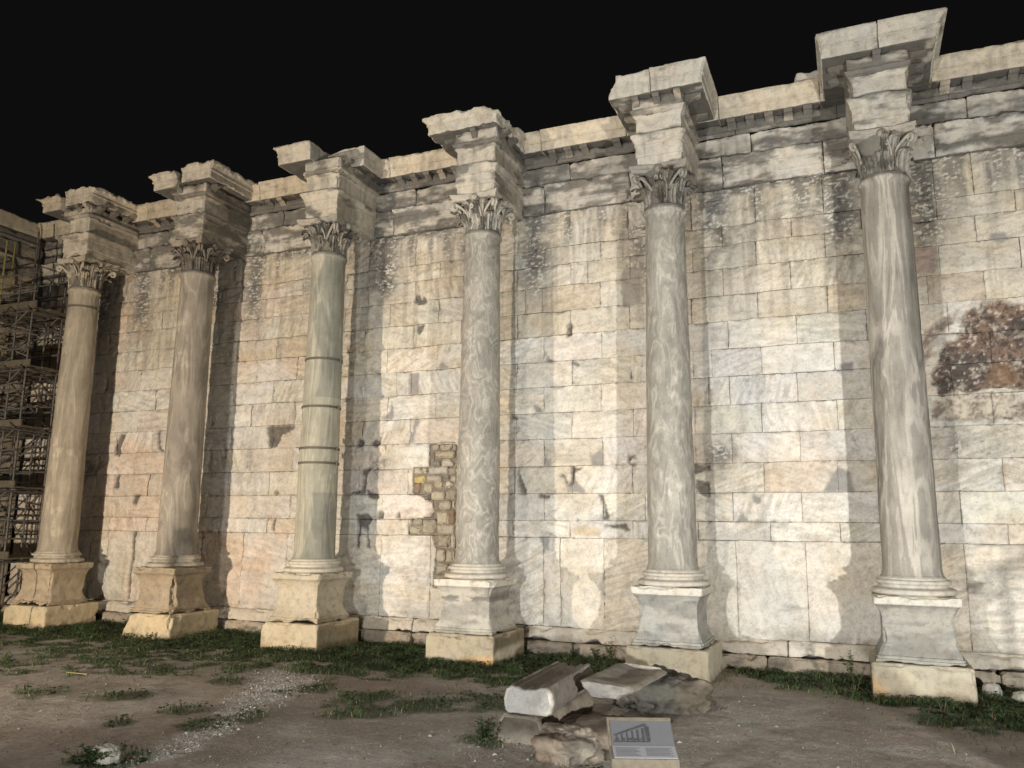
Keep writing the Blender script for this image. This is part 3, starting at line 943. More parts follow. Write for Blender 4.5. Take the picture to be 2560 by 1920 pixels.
def make_capital(col, cx, seed, base, miss, amp):
    rg = np.random.RandomState(seed)
    mbc = MB()
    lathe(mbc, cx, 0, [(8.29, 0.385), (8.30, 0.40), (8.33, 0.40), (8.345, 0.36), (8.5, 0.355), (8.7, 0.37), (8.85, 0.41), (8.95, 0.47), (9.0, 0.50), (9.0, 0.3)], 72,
          lambda P, f: weather(P, base * 0.5, seed, 0.5), 0.014, 8, seed)  # bell colour halved, painting the shade behind the leaves
    for k in range(8):
        if rg.rand() > miss * 0.5:
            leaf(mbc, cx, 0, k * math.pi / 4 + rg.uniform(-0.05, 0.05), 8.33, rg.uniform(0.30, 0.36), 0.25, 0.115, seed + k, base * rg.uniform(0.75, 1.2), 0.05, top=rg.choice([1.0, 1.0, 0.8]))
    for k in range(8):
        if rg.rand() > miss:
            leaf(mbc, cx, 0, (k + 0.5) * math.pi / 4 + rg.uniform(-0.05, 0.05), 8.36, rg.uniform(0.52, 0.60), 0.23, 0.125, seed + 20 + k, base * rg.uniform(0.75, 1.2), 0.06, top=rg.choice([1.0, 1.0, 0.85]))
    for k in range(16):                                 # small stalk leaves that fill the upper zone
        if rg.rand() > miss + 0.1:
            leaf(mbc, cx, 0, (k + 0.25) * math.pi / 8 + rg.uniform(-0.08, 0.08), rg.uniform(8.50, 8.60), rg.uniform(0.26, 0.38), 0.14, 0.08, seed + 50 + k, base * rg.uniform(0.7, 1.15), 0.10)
    # volutes under the four corners, helices in the middle of each side
    for k in range(4):
        ca = math.pi / 4 + k * math.pi / 2
        for sgn in (-1, 1):
            if rg.rand() < miss * 0.8:
                continue
            t = np.linspace(0, 1, 40)
            lin = t < 0.45
            tl = np.clip(t / 0.45, 0, 1)
            ts = np.clip((t - 0.45) / 0.55, 0, 1)
            rr = 0.40 + 0.25 * tl ** 1.6
            zz = 8.62 + 0.31 * tl ** 0.85
            th = ts * 2 * math.pi * 1.35
            sr = 0.075 * (1 - 0.75 * ts)
            rr = np.where(lin, rr, 0.65 + sr * np.sin(th))
            zz = np.where(lin, zz, 8.93 - 0.075 + sr * np.cos(th))
            da = sgn * (0.30 * (1 - tl) + 0.045)
            a = ca + da
            pts = np.stack([cx + rr * np.cos(a), rr * np.sin(a), zz], -1)
            tube(mbc, pts, 0.030 * (1 - 0.35 * ts) * (0.8 + 0.2 * tl), 7, base * 1.02, flat=1.2)
        ma = k * math.pi / 2
        for sgn in (-1, 1):
            if rg.rand() < miss:
                continue
            t = np.linspace(0, 1, 30)
            tl = np.clip(t / 0.5, 0, 1)
            ts = np.clip((t - 0.5) / 0.5, 0, 1)
            th = ts * 2 * math.pi * 1.2
            sr = 0.05 * (1 - 0.7 * ts)
            zz = np.where(t < 0.5, 8.62 + 0.28 * tl, 8.90 - 0.05 + sr * np.cos(th))
            da = np.where(t < 0.5, 0.34 - 0.19 * tl ** 1.5, 0.15 - sr * np.sin(th) * 2)
            rr = bell_r(zz) + 0.03
            a = ma + sgn * da
            tube(mbc, np.stack([cx + rr * np.cos(a), rr * np.sin(a), zz], -1), 0.02, 6, base, flat=1.1)
        # rosette
        lathe_pts = []
        a0 = ma
        if rg.rand() > miss:
            pts = np.stack([cx + np.linspace(0.47, 0.56, 5) * math.cos(a0), np.linspace(0.47, 0.56, 5) * math.sin(a0), np.full(5, 9.02)], -1)
            tube(mbc, pts, [0.075, 0.085, 0.08, 0.06, 0.02], 9, base * 0.95)
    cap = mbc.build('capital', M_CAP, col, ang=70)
    # abacus with hollow sides and cut corners
    mba = MB()
    prof = [(8.985, -0.03), (8.99, -0.01), (9.05, 0.0), (9.055, 0.02), (9.125, 0.03)]
    pr = dens(prof, 0.02)
    pts = []
    for k in range(4):
        a = k * math.pi / 2
        tt = np.linspace(-1, 1, 22)
        hw = 0.545
        xx, yy = tt * hw, -(0.455 + 0.095 * tt ** 2)
        ca, sa = math.cos(a), math.sin(a)
        pts += [(x * ca - y * sa, x * sa + y * ca) for x, y in zip(xx, yy)]
    pts = np.array(pts)
    L = np.linalg.norm(pts, axis=1)
    rows = []
    for z, o in pr:
        q = pts * (1 + o / L)[:, None]
        rows.append(np.concatenate([q, np.full((len(q), 1), z)], 1))
    P = np.stack(rows, 1)
    q = P * 5 + seed
    nn = fbm(q[..., 0], q[..., 1], q[..., 2], 4, 0.6)
    shrink = 1 - amp * np.clip(nn - 0.46, 0, 1) * 1.3 - 0.03 * (fbm(q[..., 0] * 3, q[..., 1] * 3, q[..., 2] * 3, 3) - 0.5)
    P[..., 0] *= shrink
    P[..., 1] *= shrink
    P[..., 0] += cx
    mba.grid(P, weather(P, base, seed + 3, 0.3), wrap=True)
    for kz, fl in ((0, True), (-1, False)):
        V = np.concatenate([P[:, kz], [[cx, 0, P[0, kz, 2]]]])
        n = len(P)
        T = np.array([[i, (i + 1) % n, n] for i in range(n)])
        mba.tris(V, T[:, ::-1] if fl else T, weather(V, base, seed + 3, 0.4))
    mba.build('abacus', M_CAP, cap, ang=45)


GROUP = 'columns standing in front of the marble wall'
C_LABEL = ['marble column farthest along the row, right beside the scaffolding, with a cracked plinth',
           'column with a broken base and a smeared grey lower shaft, second from the scaffolding',
           'pale column bound with four dark iron bands around its shaft',
           'column beside the patch of small yellow rubble stones, with a rounded crumbling cornice',
           'grey swirled column standing right behind the fallen stone blocks',
           'tallest looking column with long curved veins, beside the dark crumbled hollow in the wall']
gd, gm, gl = (0.25, 0.238, 0.208), (0.32, 0.304, 0.264), (0.43, 0.408, 0.354)
VEIN = [veined('vein_marble_plain', 3.0, 0.40, 0.6, 1, (0.29, 0.25, 0.19), (0.355, 0.312, 0.243), (0.43, 0.38, 0.30), 30, 0.5),
        veined('vein_marble_smeared', 2.0, 0.45, 0.9, 2, (0.225, 0.20, 0.17), (0.295, 0.266, 0.222), (0.40, 0.36, 0.295), 30, 0.5, fold=8),
        veined('vein_marble_pale', 3.2, 0.38, 0.7, 3, (0.29, 0.28, 0.225), (0.37, 0.355, 0.285), (0.46, 0.435, 0.345), 32, 0.5),
        veined('vein_marble_worm', 3.4, 1.7, 0.6, 4, gd, gm, gl, 34, 1.1),
        veined('vein_marble_swirl', 3.0, 1.0, 0.7, 5, gd, gm, gl, 32, 1.1, fold=12),
        veined('vein_marble_fold', 2.0, 0.36, 1.0, 6, (0.195, 0.178, 0.152), (0.305, 0.280, 0.240), (0.47, 0.435, 0.372), 22, 0.55, fold=-7)]
SPEC = [  # crust, stone warmth, missing leaves, edge chipping
    dict(crust=0.36, base=(0.54, 0.485, 0.39), miss=0.30, chip=0.16, cap=(0.42, 0.375, 0.30)),
    dict(crust=0.46, base=(0.50, 0.455, 0.375), miss=0.12, chip=0.14, cap=(0.20, 0.18, 0.15)),
    dict(crust=0.34, base=(0.56, 0.52, 0.43), miss=0.38, chip=0.10, cap=(0.34, 0.315, 0.265)),
    dict(crust=0.34, base=(0.55, 0.515, 0.435), miss=0.10, chip=0.11, cap=(0.47, 0.44, 0.37)),
    dict(crust=0.32, base=(0.53, 0.50, 0.43), miss=0.25, chip=0.09, cap=(0.27, 0.25, 0.215)),
    dict(crust=0.36, base=(0.52, 0.49, 0.42), miss=0.42, chip=0.10, cap=(0.35, 0.325, 0.275))]
CORNICE = [  # x0, x1 (from the axis), y front, dz, (left, right, front) mouldings
    [(-1.24, -0.52, -0.60, -0.05, (1, 0, 1)), (-0.38, 0.60, -0.58, 0.03, (0.0, 1, 0.4))],
    [(-1.13, -0.36, -0.60, -0.04, (1, 0.0, 1)), (-0.20, 0.73, -0.62, 0.03, (0.0, 1, 0.4))],
    [(-1.17, -0.24, -0.62, 0.0, (1, 0, 0.6)), (-0.23, 0.76, 0.13, 0.0, (0, 0.4, 0.7))],
    [(-1.07, 0.70, -0.64, 0.0, (1, 0.4, 0.7))],
    [(-0.95, -0.10, -0.65, 0.0, (0.2, 0, 0.6)), (-0.09, 0.91, -0.65, 0.012, (0, 0.8, 0.8))],
    [(-0.93, 0.03, -0.65, 0.0, (0.6, 0, 1)), (0.04, 0.98, -0.65, 0.004, (0, 1.3, 1))]]


def crack(P, col, x0, x1, wv, sd):
    """a dark vertical crack: narrow line following noise"""
    xx = (x0 + x1) / 2 + 0.09 * (fbm(P[..., 2] * 3.0, P[..., 2] * 0 + sd, 0.0, 3) - 0.5)
    return mixc(col, np.array((0.07, 0.06, 0.05)), sm(wv, wv * 0.5, np.abs(P[..., 0] - xx)))


for i in range(6):
    cx, S = 4.0 * i, SPEC[i]
    col = thing('column', (cx, 0, GZ), C_LABEL[i], 'column', GROUP)
    base = np.array(S['base'])
    # plinth
    mb = MB()
    pb = np.array([(0.53, 0.445, 0.295), (0.54, 0.45, 0.295), (0.54, 0.465, 0.325), (0.47, 0.415, 0.305), (0.43, 0.395, 0.30), (0.42, 0.38, 0.285)][i])

    def plinthcol(P, f):
        cc = weather(P, pb, i + 0.5, 0.20, tan=0.25)
        x, z = P[..., 0] - cx, P[..., 2]
        dn = fbm(P[..., 0] * 3.5 + P[..., 1] * 3.5, z * 3.5, 6.0 + i, 4, 0.65)
        cc = mixc(cc, np.array((0.21, 0.17, 0.115)), sm(0.08, -0.06, z - GZ - 0.42 * (dn - 0.30)) * 0.75)   # splashed earth
        if i == 0:
            cc = crack(P, cc, 0.20, 0.26, 0.022, 1.0)
        if i == 3 and f == 'F':
            n = fbm(x * 4, z * 4, 2.0, 3)
            cc = mixc(cc, np.array((0.68, 0.44, 0.20)), sm(-0.22, -0.45, z + 0.1 * n) * sm(-0.2, 0.6, x))
        if i == 5:
            n = fbm(x * 4, z * 4, 2.0, 3)
            cc = mixc(cc, np.array((0.52, 0.36, 0.19)), sm(-0.42, -0.66, x + 0.2 * (n - 0.5)) * sm(-0.1, -0.35, z) * 0.8)
            cc = mixc(cc, np.array((0.33, 0.29, 0.225)), sm(0.45, 0.6, n) * 0.6)
        return cc

    def plinthpost(P):
        if i == 1:                                     # rounded, half worn away on the left
            x, z = P[..., 0] - cx, P[..., 2]
            t = sm(-0.25, -0.75, x) * sm(-0.5, 0.05, z)
            P = P.copy()
            P[..., 0] += 0.24 * t
            P[..., 2] -= 0.05 * t
        return P
    profblock(mb, cx - 0.73, cx + 0.73, -0.77, 0.82, [(GZ - 0.15, 0.0), (-0.002, 0.0)], plinthcol, 0.03, (0, 0, 0, 0), 0.012, 5, 0.018, [0.13, 0.16, 0.07, 0.09, 0.06, 0.05][i],
              i + 1, 'FLRT', plinthpost)
    mb.build('plinth', M_TRIM, col)
    # pedestal
    mb = MB()

    def pedcol(P, f):
        b2 = base * np.array([(0.76, 0.69, 0.60), (0.72, 0.65, 0.56), (0.84, 0.80, 0.74), (0.80, 0.81, 0.83), (0.66, 0.69, 0.73), (0.64, 0.66, 0.68)][i])
        cc = weather(P, b2, i + 2.5, 0.16, tan=0.2)
        z = P[..., 2]
        wv = fbm(P[..., 0] * 1.6 + P[..., 1] * 1.6, z * 6.5, i * 3.0 + 1, 5, 0.6)
        cc = mixc(cc, cc * np.array((0.66, 0.67, 0.675)), sm(0.46, 0.64, wv) * (0.8 if i > 2 else 0.3))
        if i == 3:
            n = fbm(P[..., 0] * 2.0, z * 9, 4.0, 5, 0.65)
            cc = mixc(cc, CRUST * 1.3, sm(0.47, 0.6, n) * np.exp(-((z - 0.68) / 0.12) ** 2) * 0.95)
            cc = mixc(cc, CRUST * 2.0, sm(0.52, 0.62, n) * np.exp(-((z - 0.35) / 0.10) ** 2) * 0.6)
        if i >= 3:
            cc = mixc(cc, base * 1.08, sm(0.885, 0.90, z))
        if i == 0:
            cc = crack(P, cc, 0.02, 0.08, 0.02, 1.0)
        return cc
    ch = [0.16, 0.15, 0.10, 0.09, 0.08, 0.06][i]
    profblock(mb, cx - 0.525, cx + 0.525, -0.545, 0.485, PED, pedcol, 0.028, amp=[0.02, 0.018, 0.013, 0.011, 0.012, 0.010][i], freq=5, rnd=0.010, chip=ch, seed=i + 11, faces='FLRBT')
    mb.build('pedestal', M_TRIM, col)
    # round base
    mb = MB()

    def basepost(P):
        if i == 1:                                     # the right front of this base has broken away
            x, y = P[..., 0] - cx, P[..., 1]
            a = np.arctan2(y, x)
            t = np.exp(-((a + 0.62) / 0.55) ** 2)
            r = np.hypot(x, y)
            k = 1 - t * (0.36 + 0.12 * fbm(P[..., 0] * 6, y * 6, P[..., 2] * 6, 3))
            P = P.copy()
            P[..., 0], P[..., 1] = cx + x * k, y * k
        elif i == 0:
            x, y = P[..., 0] - cx, P[..., 1]
            k = 1 - 0.16 * np.clip(fbm(P[..., 0] * 3, y * 3, P[..., 2] * 3, 4) - 0.42, 0, 1) * 2
            P = P.copy()
            P[..., 0], P[..., 1] = cx + x * k, y * k
        return P
    lathe(mb, cx, 0, BASE, 120, lambda P, f: mixc(weather(P, base * (0.82 if i < 2 else 0.98), i + 4.5, 0.18, tan=0.15), np.array((0.20, 0.185, 0.16)), (np.exp(-((np.arctan2(P[..., 1], P[..., 0] - cx) + 0.62) / 0.5) ** 4) if i == 1 else 0 * P[..., 0])), [0.022, 0.018, 0.007, 0.004, 0.004, 0.004][i], 6, i + 2.0, basepost, 0.012)
    mb.build('column_base', M_TRIM, col)
    # shaft
    mb = MB()
    zz = np.linspace(1.48, 8.12, 60)
    t = (zz - 1.48) / 6.64
    rb, rtp = 0.452, [0.375, 0.40, 0.385, 0.38, 0.385, 0.40][i]
    rr = rb - (rb - rtp) * t ** 1.35
    prof = [(1.305, 0.487), (1.33, 0.487), (1.335, 0.478), (1.40, 0.460)] + list(zip(zz, rr)) + [(8.18, rtp + 0.012), (8.20, rtp + 0.022), (8.205, rtp + 0.035), (8.24, rtp + 0.045), (8.275, rtp + 0.035), (8.30, rtp + 0.01)]

    def shaftcol(P, f):
        z = P[..., 2]
        x, y = P[..., 0] - cx, P[..., 1]
        n = fbm(P[..., 0] * 2.5, y * 2.5, z * 1.4, 4)
        cc = np.ones(P.shape) * (0.88 + 0.24 * n[..., None])
        fl = fbm(P[..., 0] * 5 + 3, y * 5, z * 3.2, 4, 0.6)
        pat = fbm(P[..., 0] * 1.3 + 9, y * 1.3, z * 0.9, 3)
        cc = cc * (1 + 0.30 * sm(0.60, 0.66, fl) * sm(0.56, 0.66, pat))[..., None]
        if i == 2:
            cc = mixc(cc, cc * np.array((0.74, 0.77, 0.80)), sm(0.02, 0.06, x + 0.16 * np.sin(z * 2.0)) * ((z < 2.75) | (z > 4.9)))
        if i == 1:
            d = fbm(P[..., 0] * 3, y * 3, z * 3, 4)
            cc = mixc(cc, np.array((0.52, 0.55, 0.58)) * (0.7 + 0.6 * d[..., None]), np.exp(-((np.arctan2(y, x) + 0.62 + 0.8 * (d - 0.5)) / 0.62) ** 4) * sm(2.1, 1.85, z + 0.4 * (d - 0.5)))
        if i == 5:
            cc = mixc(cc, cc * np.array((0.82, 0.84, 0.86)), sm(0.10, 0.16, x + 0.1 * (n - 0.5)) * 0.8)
        return cc

    def shaftpost(P):
        x, y, z = P[..., 0] - cx, P[..., 1], P[..., 2]
        k = np.ones_like(x)
        e = fbm(P[..., 0] * 2.2, y * 2.2, z * 1.3, 4, 0.6)
        k = k - 0.045 * np.clip((e - 0.60) * 6, 0, 1)
        if i == 1:
            a = np.arctan2(y, x)
            k = k - 0.24 * np.exp(-((a + 0.62) / 0.55) ** 2) * sm(2.05, 1.45, z)
        P = P.copy()
        P[..., 0], P[..., 1] = cx + x * k, y * k
        return P
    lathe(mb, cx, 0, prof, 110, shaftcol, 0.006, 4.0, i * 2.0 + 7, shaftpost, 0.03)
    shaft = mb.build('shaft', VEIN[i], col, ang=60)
    bands = {2: [5.79, 4.69, 3.75, 3.42], 0: [7.80]}.get(i, [])
    for bz in bands:
        r0 = float(np.interp(bz, zz, rr)) + 0.012
        mbb = MB()
        lathe(mbb, cx, 0, [(bz - 0.026, r0 - 0.02), (bz - 0.024, r0 + 0.008), (bz + 0.024, r0 + 0.008), (bz + 0.026, r0 - 0.02)], 80, lambda P, f: np.ones(P.shape), 0.003, 8, 1)
        for a in ((0.0, math.pi) if i == 2 else (0.4,)):
            x, y = cx + (r0 + 0.03) * math.cos(a), (r0 + 0.03) * math.sin(a)
            tube(mbb, [(x, y, bz - 0.05), (x, y, bz + 0.05)], 0.022, 8)
        mbb.build('iron_band', M_IRON, col, ang=40)
    make_capital(col, cx, 40 + i * 7, np.array(S['cap']), S['miss'], S['chip'] * 2.2)
    # projecting entablature
    for nm, prf, hw, yf, cr in (('architrave_block', ARCHC, 0.45, -0.43, 0.0), ('frieze_block', FRZC, 0.455, -0.435, -0.02), ('bed_moulding', BEDC, 0.45, -0.43, 0.12)):
        mb = MB()
        profblock(mb, cx - hw, cx + hw, yf, WY + 0.06, prf,
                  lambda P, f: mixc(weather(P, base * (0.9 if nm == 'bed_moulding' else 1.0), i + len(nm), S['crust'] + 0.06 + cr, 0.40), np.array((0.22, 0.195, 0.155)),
                                    (0.55 if f == 'R' and i < 5 else (0.45 if f == 'L' and i == 5 else 0.12)) * sm(0.38, 0.62, fbm(P[..., 0] * 1.4 + i, P[..., 1] * 1.4, P[..., 2] * 1.4, 4))),  # visible side faces painted darker as shade, over blotchy weathering
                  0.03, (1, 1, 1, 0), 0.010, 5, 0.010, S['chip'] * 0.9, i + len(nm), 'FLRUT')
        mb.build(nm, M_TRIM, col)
    # cornice blocks
    for j, (a, b, yf, dz, sd) in enumerate(CORNICE[i]):
        mb = MB()
        prf = [(z + dz + 0.006, o) for z, o in CORN]

        def corpost(P):
            x, y, z = P[..., 0] - cx, P[..., 1], P[..., 2]
            if i == 3:                                # top edge crumbled round towards the right
                n = fbm(P[..., 0] * 3.2, y * 3.2, z * 3.2, 4, 0.6)
                P = P.copy()
                t = sm(-0.5, 0.7, x)
                P[..., 2] -= sm(10.75, 11.03, z) * (0.04 + 0.16 * np.clip(n - 0.35, 0, 1) + 0.16 * sm(0.25, 0.75, x) * sm(0.5, -0.6, y))
                P[..., 0] -= t * sm(0.3, 0.7, x) * (0.16 * n + 0.05) * 0.9
                P[..., 2] += sm(10.62, 10.56, z) * t * 0.10 * np.clip(n - 0.5, 0, 1) * 3
            if i == 4 and j == 0:                     # cut-off left upper corner
                P = P.copy()
                P[..., 0] += 0.20 * sm(10.62, 11.03, z) * sm(-0.6, -1.0, x)
            if i in (0, 1):
                n = fbm(P[..., 0] * 4, y * 4, z * 4, 4, 0.6)
                P = P.copy()
                P[..., 2] -= sm(10.85, 11.03, z) * 0.16 * np.clip(n - 0.45, 0, 1) * 2
                if j == 1 and i == 1:
                    P[..., 2] -= sm(10.8, 11.03, z) * 0.10 * sm(0.1, -0.3, x)
                if j == 0:
                    P[..., 2] -= sm(10.7, 11.03, z) * 0.05
            if i == 2 and j == 1:
                P = P.copy()
                P[..., 2] -= sm(10.8, 11.03, z) * 0.10 * sm(0.3, -0.3, x)
            return P
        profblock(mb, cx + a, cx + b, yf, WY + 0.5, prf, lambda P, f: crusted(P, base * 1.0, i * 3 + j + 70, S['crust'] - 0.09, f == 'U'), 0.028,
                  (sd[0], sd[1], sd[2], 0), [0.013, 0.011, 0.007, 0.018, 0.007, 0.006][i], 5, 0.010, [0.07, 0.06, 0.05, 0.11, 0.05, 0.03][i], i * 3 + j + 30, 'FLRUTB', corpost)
        mb.build('cornice_block', M_TRIM, col)
    # brackets under the soffit
    if i != 2:
        for mx in (-0.30, 0.12, 0.42) if i < 3 else (-0.42, 0.0, 0.42):
            if rng.rand() < 0.3 and mx != 0.0:
                continue
            modillion(cx + mx, -0.49, (0, -1), col, i * 9 + mx, 0.15, 0.13)
    for my in (-0.25, 0.2, 0.62):
        for sx in (-1, 1):
            if rng.rand() < 0.25:
                continue
            modillion(cx + 0.51 * sx, my, (sx, 0), col, i * 9 + my + sx, 0.32 if (sx < 0 or i > 3) else 0.2, 0.15)

# ================================================================== ground
GBX = [-60, -8, 5.8, 8.0, 9.5, 11.0, 12.7, 13.5, 14.5, 15.2, 16.6, 17.43, 18.16, 19.2, 19.87, 20.7, 23, 60]
GBY = [-6.5, -6.5, -5.2, -3.9, -2.9, -2.7, -2.2, -2.5, -2.2, -1.2, 0.85, 0.45, -0.2, -0.9, -1.75, -2.7, -5, -8]
PATCHG = [(10.26, -6.03, 0.35), (10.05, -6.91, 0.3), (11.31, -6.07, 0.5), (12.51, -4.98, 0.6), (9.24, -4.05, 0.4), (14.75, -5.75, 0.35), (11.3, -8.2, 0.5), (11.09, -6.42, 0.4),
          (13.2, -4.2, 0.7), (12.0, -4.1, 0.6), (10.9, -4.0, 0.5), (14.0, -3.6, 0.8), (15.75, -7.0, 0.30), (16.4, -6.5, 0.3), (16.5, -3.7, 0.25), (8.6, -5.6, 0.5), (7.4, -5.9, 0.5)]


def green(x, y):
    n = fbm(x * 0.9, y * 1.5, 1.0, 4)
    n2 = fbm(x * 3.2, y * 4.6, 2.0, 3)
    g = sm(-0.25, 0.55, y - np.interp(x, GBX, GBY) + 2.6 * (n - 0.5) + 1.2 * (n2 - 0.5))
    g = g * sm(0.33 - 0.1 * sm(-2.2, -0.6, y), 0.52 - 0.1 * sm(-2.2, -0.6, y), n2 + 0.25 * sm(-2.0, 0.3, y) - 0.10 * sm(14, 4, x) * sm(-1.0, -3.5, y))
    for px, py, r in PATCHG:
        d = np.hypot((x - px), (y - py) * 1.0) / r
        g = np.maximum(g, sm(1.1, 0.5, d + 1.4 * (n2 - 0.5)) * 0.9)
    return g


def whitish(x, y):
    """strip of pale gravel"""
    px = np.interp(y, [-8.2, -7.4, -6.5, -5.2, -3.9, -3.1], [11.75, 11.55, 11.3, 10.75, 10.2, 9.85])
    w = np.interp(y, [-8.2, -7.4, -5.2, -3.1], [0.16, 0.32, 0.55, 0.75])
    n = fbm(x * 2, y * 2, 5.0, 4)
    return sm(1.2, 0.3, np.abs(x - px + 0.7 * (n - 0.5)) / w) * sm(-8.3, -7.6, y + n * 0.5) * sm(-2.4, -3.6, y)


def gheight(x, y):
    h = GZ + 0.04 * (fbm(x * 0.5, y * 0.5, 3.0, 3) - 0.5) + 0.010 * (fbm(x * 2.6, y * 2.6, 6.0, 4, 0.55) - 0.5) * sm(-16, -6, y + 0 * x)
    return h + 0.008 * (fbm(x * 14, y * 14, 9.0, 3) - 0.5) + 0.006 * sm(0.3, 0.8, fbm(x * 3.2, y * 4.6, 2.0, 3))


gx = np.concatenate([-np.geomspace(200, 9, 14), np.arange(-8, 3, 0.09), np.arange(3, 22.5, 0.038), np.arange(22.5, 30, 0.15), np.geomspace(31, 240, 14)])
gy = np.concatenate([-np.geomspace(200, 13, 14), np.arange(-12, -9, 0.1), np.arange(-9, 1.8, 0.04), np.geomspace(2.2, 200, 14)])
X, Y = np.meshgrid(gx, gy, indexing='ij')
Z = gheight(X, Y)
g, wv = green(X, Y), whitish(X, Y)
n = fbm(X * 0.8, Y * 1.1, 13.0, 5, 0.6)
n2 = fbm(X * 9, Y * 9, 15.0, 4, 0.65)
gc = mixc(np.array((0.285, 0.258, 0.224)), np.array((0.385, 0.354, 0.316)), sm(0.38, 0.62, n))
redd = fbm(X * 0.35 + 4, Y * 0.5, 19.0, 3)
gc = mixc(gc, np.array((0.215, 0.155, 0.115)), sm(0.52, 0.66, redd) * 0.4)
n4 = fbm(X * 30, Y * 30, 16.0, 3, 0.7)
gc = gc * (0.62 + 0.40 * n2 + 0.36 * n4)[..., None]
gc = mixc(gc, np.array((0.37, 0.315, 0.27)), sm(0.56, 0.70, n2) * sm(9.5, 6.5, X) * sm(-3, -5, Y))
gc = mixc(gc, np.array((0.52, 0.49, 0.45)), wv * sm(0.30, 0.55, n2) * 0.85)
gc = mixc(gc, np.array((0.095, 0.098, 0.058)), g * 0.8)
mb = MB()
mb.grid(np.stack([X, Y, Z], -1), gc)
tag(mb.build('ground', M_GROUND, ang=180), kind='structure')

# grass and clover
rg = np.random.RandomState(3)


def blades(n, xr, yr, hmin, hmax, w, thr=0.25):
    x, y = rg.uniform(*xr, n), rg.uniform(*yr, n)
    gg = green(x, y)
    k = rg.rand(n) < np.maximum(np.clip((gg - thr * 0.5) * 1.3, 0, 1) * (0.45 + 0.55 * sm(-3.2, -0.8, y)), 0.05 * sm(0.5, 0.62, fbm(x * 1.6, y * 2.0, 61.0, 3)) * sm(-7.5, -3.0, y))
    k &= ~((np.abs((x + 2) % 4 - 2) < 0.74) & (y > -0.78) & (y < 0.8))
    k &= y < 1.0
    x, y = x[k], y[k]
    n = len(x)
    z = gheight(x, y)
    tuft = fbm(x * 3.0, y * 3.0, 44.0, 3)
    h = rg.uniform(hmin, hmax, n) * (0.35 + 1.3 * sm(0.35, 0.68, tuft))
    a = rg.uniform(0, 2 * np.pi, n)
    ln = rg.uniform(0.2, 0.9, n) * h
    dx, dy = np.cos(a), np.sin(a)
    b = rg.uniform(0, 2 * np.pi, n)
    wx, wy = np.cos(b) * w / 2, np.sin(b) * w / 2
    P0 = np.stack([x - wx, y - wy, z - 0.01], -1)
    P1 = np.stack([x + wx, y + wy, z - 0.01], -1)
    P2 = np.stack([x - wx * .8 + dx * ln * .35, y - wy * .8 + dy * ln * .35, z + h * .6], -1)
    P3 = np.stack([x + wx * .8 + dx * ln * .35, y + wy * .8 + dy * ln * .35, z + h * .6], -1)
    P4 = np.stack([x + dx * ln, y + dy * ln, z + h], -1)
    V = np.stack([P0, P1, P2, P3, P4], 1).reshape(-1, 3)
    i = np.arange(n)[:, None] * 5
    T = np.concatenate([i + np.array([[0, 1, 3]]), i + np.array([[0, 3, 2]]), i + np.array([[2, 3, 4]])], 0)
    dry = rg.rand(n)
    c0 = np.array((0.046, 0.074, 0.026)) * rg.uniform(0.6, 1.5, (n, 1))
    c0 = np.where((dry < 0.09)[:, None], np.array((0.23, 0.19, 0.095)) * rg.uniform(0.7, 1.2, (n, 1)), c0)
    return V, T, np.repeat(c0, 5, 0)


def clover(n, xr, yr, thr=0.3):
    x, y = rg.uniform(*xr, n), rg.uniform(*yr, n)
    k = rg.rand(n) < np.clip((green(x, y) - thr * 0.5) * 1.3, 0, 1) * (0.45 + 0.55 * sm(-3.2, -0.8, y))
    k &= ~((np.abs((x + 2) % 4 - 2) < 0.74) & (y > -0.78) & (y < 0.8)) & (y < 1.0)
    x, y = x[k], y[k]
    n = len(x)
    tuft = fbm(x * 3.0, y * 3.0, 44.0, 3)
    z = gheight(x, y) + rg.uniform(0.005, 0.075, n) * (0.3 + 1.2 * sm(0.35, 0.68, tuft))
    s_ = rg.uniform(0.012, 0.03, n)
    a = rg.uniform(0, 2 * np.pi, n)
    tl = rg.uniform(-0.6, 0.6, (n, 2))
    V = []
    for q in range(4):
        ax, ay = np.cos(a + q * np.pi / 2), np.sin(a + q * np.pi / 2)
        V.append(np.stack([x + ax * s_, y + ay * s_, z + s_ * (ax * tl[:, 0] + ay * tl[:, 1])], -1))
    V = np.stack(V, 1).reshape(-1, 3)
    Q = np.arange(n)[:, None] * 4 + np.arange(4)[None]
    c0 = np.array((0.042, 0.072, 0.026)) * rg.uniform(0.6, 1.6, (n, 1))
    return V, Q, np.repeat(c0, 4, 0)


mb = MB()
mb.tris(*blades(150000, (-4, 24), (-8.5, 1.0), 0.025, 0.085, 0.010))
mb.tris(*blades(50000, (9, 24), (-3, 1.0), 0.03, 0.10, 0.008))
mb.quads(*clover(150000, (-4, 24), (-8.5, 1.0)))
tag(mb.build('grass', M_LEAF, smooth=False), 'low dark green grass and clover growing along the foot of the wall', 'grass', kind='stuff')

